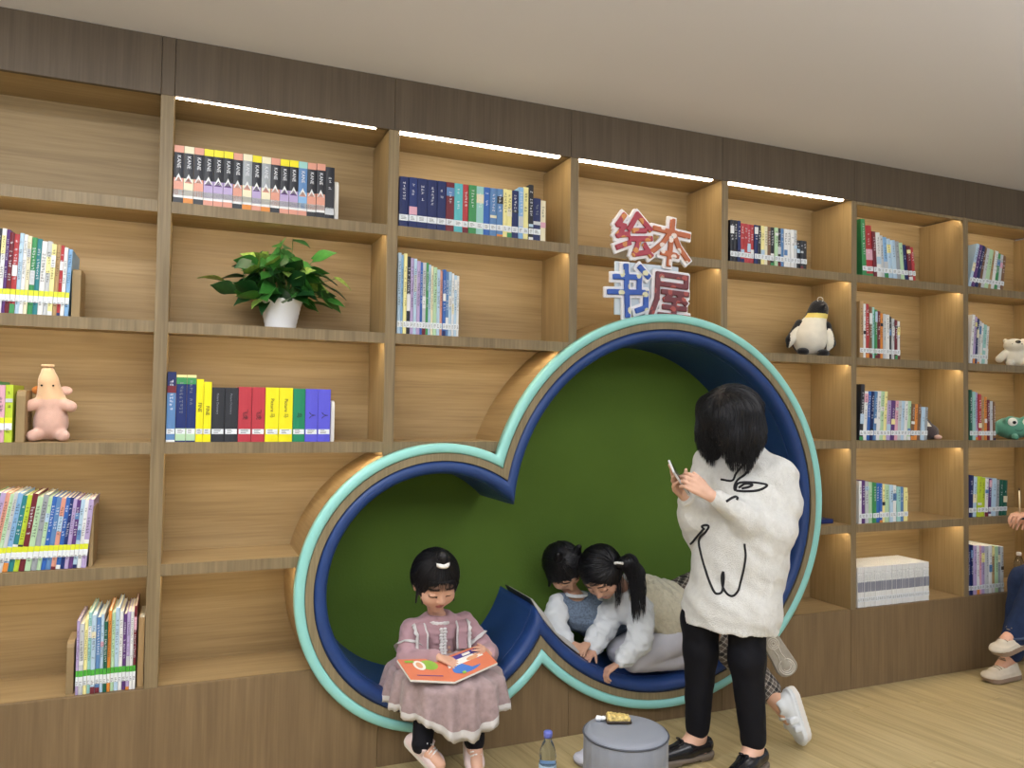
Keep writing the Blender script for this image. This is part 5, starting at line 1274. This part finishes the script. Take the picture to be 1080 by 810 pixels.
# black embroidered line drawing, laid on the knit
camv = V3(0, -2.968, 1.370)
def on_knit(px):
    """carries a drawn point (given at y=-.62) along the viewing direction onto the knit surface"""
    out = []
    for x, z in px:
        a = V3(x, -.75, z); d = V3(.42, .91, -.10); d /= np.linalg.norm(d); p = a-d*.02
        hit = None
        for k in range(400):
            v = sample(FS, p[None])[0]
            if v < .0015: hit = p.copy(); break
            p = p+d*max(.001, min(.01, v*.7))
        if hit is not None and (not out or np.linalg.norm(hit-out[-1]) < .035): out.append(hit)
    return out
THREAD = mat('black_thread', '17171c', .8)
def sm(pts, n=6):
    """Catmull-Rom through the points"""
    P = [np.array(p, float) for p in pts]; P = [2*P[0]-P[1]]+P+[2*P[-1]-P[-2]]; o = []
    for i in range(1, len(P)-2):
        for k in range(n):
            t = k/n; o.append(.5*((2*P[i])+(-P[i-1]+P[i+1])*t+(2*P[i-1]-5*P[i]+4*P[i+1]-P[i+2])*t*t+(-P[i-1]+3*P[i]-3*P[i+1]+P[i+2])*t**3))
    o.append(P[-2]); return o
emb = [[(1.806, 1.137), (1.845, 1.131), (1.863, 1.159), (1.904, 1.2), (1.915, 1.198), (1.905, 1.163), (1.864, 1.133), (1.849, 1.107), (1.851, 1.094), (1.864, 1.12), (1.905, 1.123), (1.949, 1.118), (1.977, 1.109), (1.938, 1.092), (1.889, 1.089), (1.853, 1.092)], [(1.864, 1.103), (1.889, 1.118), (1.916, 1.114), (1.905, 1.106), (1.875, 1.1)], [(1.782, 1.055), (1.814, 1.068), (1.841, 1.072), (1.832, 1.06)], [(1.731, 0.944), (1.72, 0.957), (1.736, 0.962), (1.748, 0.956), (1.736, 0.935), (1.717, 0.91), (1.716, 0.868), (1.725, 0.817), (1.737, 0.765), (1.754, 0.717), (1.769, 0.709), (1.785, 0.719), (1.792, 0.752), (1.792, 0.788), (1.786, 0.77), (1.79, 0.731), (1.806, 0.707), (1.827, 0.704), (1.849, 0.731), (1.866, 0.79), (1.875, 0.85), (1.872, 0.894)], [(1.725, 0.944), (1.7, 0.907), (1.677, 0.862), (1.677, 0.82), (1.691, 0.776), (1.68, 0.803), (1.655, 0.831), (1.643, 0.813), (1.655, 0.779), (1.684, 0.745)]]
for ln in emb:
    pts = on_knit(sm(ln))
    if len(pts) > 2: MB().tube(pts, .0046, 6).build('embroidered_line', THREAD, sw)
F = Field((1.80, -.64, .08), (2.18, -.30, .82), .0045)
F.chain([HF, KF+V3(0,0,.12), KF, V3(1.895, -.378, .125)], [.080, .074, .064, .046], .03); F.chain([HN, KN_, V3(2.033, -.540, .125)], [.088, .066, .048], .03)
F.displace(folds(.0018, 60, 3)); F.build('leggings', mat('black_leggings', '0d0e16', .75, .25, .1, 400), wm)
LO = mat('black_patent', '17171b', .22, .5); HE = mat('grey_brown_heel', '6f6459', .6)
def loafer(A, td, L=.245):
    A = np.array([A[0], A[1], .0]); td = V3(*td); R = frame(td, (0, 0, 1)); e = .2
    def P(x, y, z): return A+R@V3(x, y, z)
    F = Field(A-V3(e, e, .0), A+V3(e, e, .12), .0035)
    F.cone(P(0, -.035, .055), .034, P(0, .06, .050), .038, .02); F.cone(P(0, .06, .048), .038, P(0, .15, .040), .030, .02)
    F.cone(P(0, -.03, .105), .034, P(0, .05, .088), .026, .006, 'd'); F.plane_cut((0, 0, .028), (0, 0, -1))
    o = F.build('loafer', LO, wm)
    F = Field(A-V3(e, e, .004), A+V3(e, e, .05), .0035)
    F.cone(P(0, -.035, .022), .037, P(0, .06, .022), .040, .01); F.cone(P(0, .06, .022), .040, P(0, .155, .022), .034, .01)
    F.plane_cut((0, 0, .029), (0, 0, 1)); F.plane_cut((0, 0, 0.001), (0, 0, -1)); F.rbox(P(0, .055, -.002), (.06, .045, .014), .003, .002, 'd', M=R)
    F.build('platform_sole', HE, o)
    MB().tube([P(-.030, .075, .066), P(-.018, .080, .083), P(0, .082, .088), P(.018, .080, .083), P(.030, .075, .066)], .006, 6, flat=.5).build('strap', LO, o)
    mb = MB()
    for s_ in (-1, 1): mb.tube([P(s_*.011+.008*math.cos(a), .088+.006*math.sin(a), .092) for a in [i/10*2*PI for i in range(10)]], .0022, 5, closed=True)
    mb.build('metal_bit', mat('dark_metal', '3a3a40', .25, metal=1.0), o)
loafer((1.900, -.375), (-1, -.05, 0)); loafer((2.04, -.545), (-.93, -.37, 0))
# hair scrunchie / white band at the far wrist
MB().tube([WF_+V3(.012, .0, -.012)+(u_*math.cos(a)+v_*math.sin(a))*.028 for a in [i/20*2*PI for i in range(20)] for u_, v_ in [(V3(0, 1, 0), V3(.7, 0, .7))]], .007, 7, closed=True).build('wrist_band', mat('wrist_band_white', 'dddbd2', .8), wm)
# phone in her hands
ph = empty('phone', (1.735, -.470, 1.115)); tag(ph, 'dark phone with pale edge held in the woman\'s hands', 'phone')
Rp = frame((-.55, -.25, .50), (.32, -.62, .70)); Mp = Matrix([[Rp[i][j] for j in range(3)] for i in range(3)]).to_4x4(); Mp.translation = Vector((1.735, -.470, 1.115))
MB().box(-.036, .036, -.075, .075, -.004, .004, M=Mp).build('case', mat('phone_case_white', 'd8d8dc', .3), ph, bevel=.003)
MB().box(-.033, .033, -.072, .072, .0041, .0052, M=Mp).build('screen', mat('phone_screen', '24262c', .12), ph)

# ======================================================= the seated person at the right edge
rp = empty('person', (4.36, -.26, 0)); tag(rp, 'person at right edge in dark blue jeans and cream sneakers holding a pencil', 'person')
hr_, HR = V3(4.33, -.24, 1.20), .225
RR = frame((-.9, -.1, -.4), (-.35, 0, .9))
F = Field((3.72, -.50, .0), (4.60, -.02, 1.36), .005)
head(F, hr_, RR, HR); F.cone((4.40, -.25, 1.05), .048, hr_+RR@V3(0, -.12, -.22)*HR, .05, .02)
F.chain([V3(4.42, -.26, .56), V3(4.42, -.26, .78), V3(4.41, -.26, .98)], [.13, .115, .12], .04)
SA, EA, WA = V3(4.36, -.40, 1.0), V3(4.27, -.40, .80), V3(4.085, -.255, .850)
SB, EB, WB = V3(4.40, -.13, 1.0), V3(4.30, -.11, .80), V3(4.15, -.17, .80)
F.cone(SA, .045, SB, .045, .03); F.chain([SA, EA, WA], [.045, .037, .024], .015); F.chain([SB, EB, WB], [.045, .037, .024], .015)
hand(F, WA, (-.075, .03, .01), (-.1, .2, -1), (-.2, .9, .4), .165, (.45, .75, .5), .03, (.3, 1, .1)); hand(F, WB, (-.1, -.02, .02), (0, 0, -1), (0, -1, 0), .165)
K1, A1 = V3(4.04, -.33, .56), V3(3.925, -.27, .285); K2, A2 = V3(4.10, -.20, .50), V3(4.02, -.17, .12)
F.chain([V3(4.40, -.33, .55), K1, A1], [.09, .06, .040], .03); F.chain([V3(4.40, -.20, .53), K2, A2], [.09, .06, .040], .03)
F.cone(A1, .036, A1+V3(-.08, .01, -.05), .03, .02); F.cone(A2, .036, A2+V3(-.08, 0, -.05), .03, .02)
F.build('body', [skin_mat('skin_right', 'cf9f86'), M_LIP, M_LID, M_BROW], rp, head_mi(hr_, RR, HR))
Fh = Field(hr_-.2, hr_+.2, .006); Fh.ball(hr_+RR@V3(0, -.09, .10)*HR, (.43*HR, .48*HR, .47*HR), .01, M=RR); Fh.ball(hr_+RR@V3(0, .5, -.26)*HR, (.4*HR, .4*HR, .45*HR), .01, 'd', M=RR); Fh.build('hair', M_HAIR, rp)
F = Field((4.08, -.56, .45), (4.62, .0, 1.10), .006)
F.chain([V3(4.42, -.26, .56), V3(4.42, -.26, .78), V3(4.41, -.26, .98)], [.15, .135, .125], .04); F.cone(SA, .06, SB, .06, .03)
F.chain([SA, EA, WA+(EA-WA)*.35], [.06, .055, .04], .02); F.chain([SB, EB, WB+(EB-WB)*.3], [.06, .055, .04], .02); F.displace(folds(.003, 40, 2)); F.build('jacket', mat('dark_jacket', '2b2f3c', .85, .2, .3, 300), rp)
F = Field((3.82, -.48, .08), (4.60, -.06, .72), .005)
F.chain([V3(4.42, -.33, .56), K1, A1-(K1-A1)*.10], [.11, .080, .058], .03); F.chain([V3(4.42, -.20, .54), K2, A2+(K2-A2)*.05], [.11, .080, .055], .03)
F.displace(folds(.0035, 45, 7)); F.build('jeans', mat('dark_blue_denim', '22304f', .85, .2, .4, 500, .15, 40), rp)
for A, K in ((A1, K1),): MB().tube([A-(K-A)*.08+V3(math.cos(a)*.060, math.sin(a)*.058, .012*math.cos(a)) for a in [i/24*2*PI for i in range(24)]], .006, 6, closed=True).build('rolled_cuff', mat('denim_hem', '3f4d68', .85), rp)
CS = mat('cream_leather', 'c9bfae', .5, .4, .1, 200, .06, 20); CS2 = mat('brown_cream_sole', '8f7a68', .6)
for A, td, up in ((V3(3.915, -.265, .275), (-.95, .05, -.20), (-.2, 0, 1)), (V3(3.985, -.17, .080), (-1, -.02, 0), (0, 0, 1))):
    sneaker(A, td, up, .26, .098, rp, CS, CS2, h=.004, mlace=mat('lace_brown', '8c7c68', .8))
pc_ = empty('pencil', (4.005, -.215, .86)); tag(pc_, 'short pale pencil held upright at the right edge', 'pencil')
MB().tube([(4.010, -.225, .855), (3.992, -.235, .985)], .0042, 6).tube([(3.992, -.235, .985), (3.990, -.236, 1.0)], [.0042, .0008], 6, 1).build('shaft', [mat('pencil_pale', 'd9c8a4', .5), mat('pencil_tip', '4a3a30', .6)], pc_)
ps = empty('stool', (4.43, -.27, 0)); tag(ps, 'upholstered grey stool under the person at right edge', 'stool')
MB().lathe([(0, 0), (.20, 0), (.205, .02), (.205, .40), (.19, .43), (0, .435)], (4.43, -.27, 0), 40).build('drum', M_GL, ps)
MB().tube([(4.43+.204*math.cos(i/48*2*PI), -.27+.204*math.sin(i/48*2*PI), .405) for i in range(48)], .004, 6, closed=True).build('piping', mat('stool_piping', '4a4e58', .5), ps)

# pale slipper-like shoe left on the floor behind the drum stool
ls = empty('shoe', (1.47, -.235, 0)); tag(ls, 'pale grey child shoe on the floor behind the grey stool', 'shoe')
sneaker(V3(1.54, -.245, .054), (-.98, -.1, 0), (0, 0, 1), .175, .09, ls, mat('pale_mesh', 'c4c6d2', .8, .2, .5, 300), mat('shoe_sole_grey', '8a8a90', .6), nm='upper', laces=True)
# ---------------------------------------------------------------- apply the cuts, drop the cutter
dg = bpy.context.evaluated_depsgraph_get(); dg.update()
for o in _cut:
    ev = o.evaluated_get(dg); me = bpy.data.meshes.new_from_object(ev)
    o.modifiers.clear(); o.data = me
for o in list(_cut):
    me = o.data
    if len(me.polygons) == 0: bpy.data.objects.remove(o); continue
    # pieces the cloud has parted become boards of their own
    bm = bmesh.new(); bm.from_mesh(me); bm.verts.ensure_lookup_table(); seen = {}; isl = []
    for v in bm.verts:
        if v.index in seen: continue
        st = [v]; seen[v.index] = len(isl); cur = [v.index]
        while st:
            q = st.pop()
            for e in q.link_edges:
                t = e.other_vert(q)
                if t.index not in seen: seen[t.index] = len(isl); st.append(t); cur.append(t.index)
        isl.append(cur)
    bm.free()
    if len(isl) > 1:
        for k in range(1, len(isl)):
            c = o.copy(); c.data = me.copy(); COL.objects.link(c)
            b2 = bmesh.new(); b2.from_mesh(c.data); b2.verts.ensure_lookup_table()
            bmesh.ops.delete(b2, geom=[v for v in b2.verts if seen[v.index] != k], context='VERTS'); b2.to_mesh(c.data); b2.free()
        b2 = bmesh.new(); b2.from_mesh(me); b2.verts.ensure_lookup_table()
        bmesh.ops.delete(b2, geom=[v for v in b2.verts if seen[v.index] != 0], context='VERTS'); b2.to_mesh(me); b2.free()
bpy.data.objects.remove(cutter)
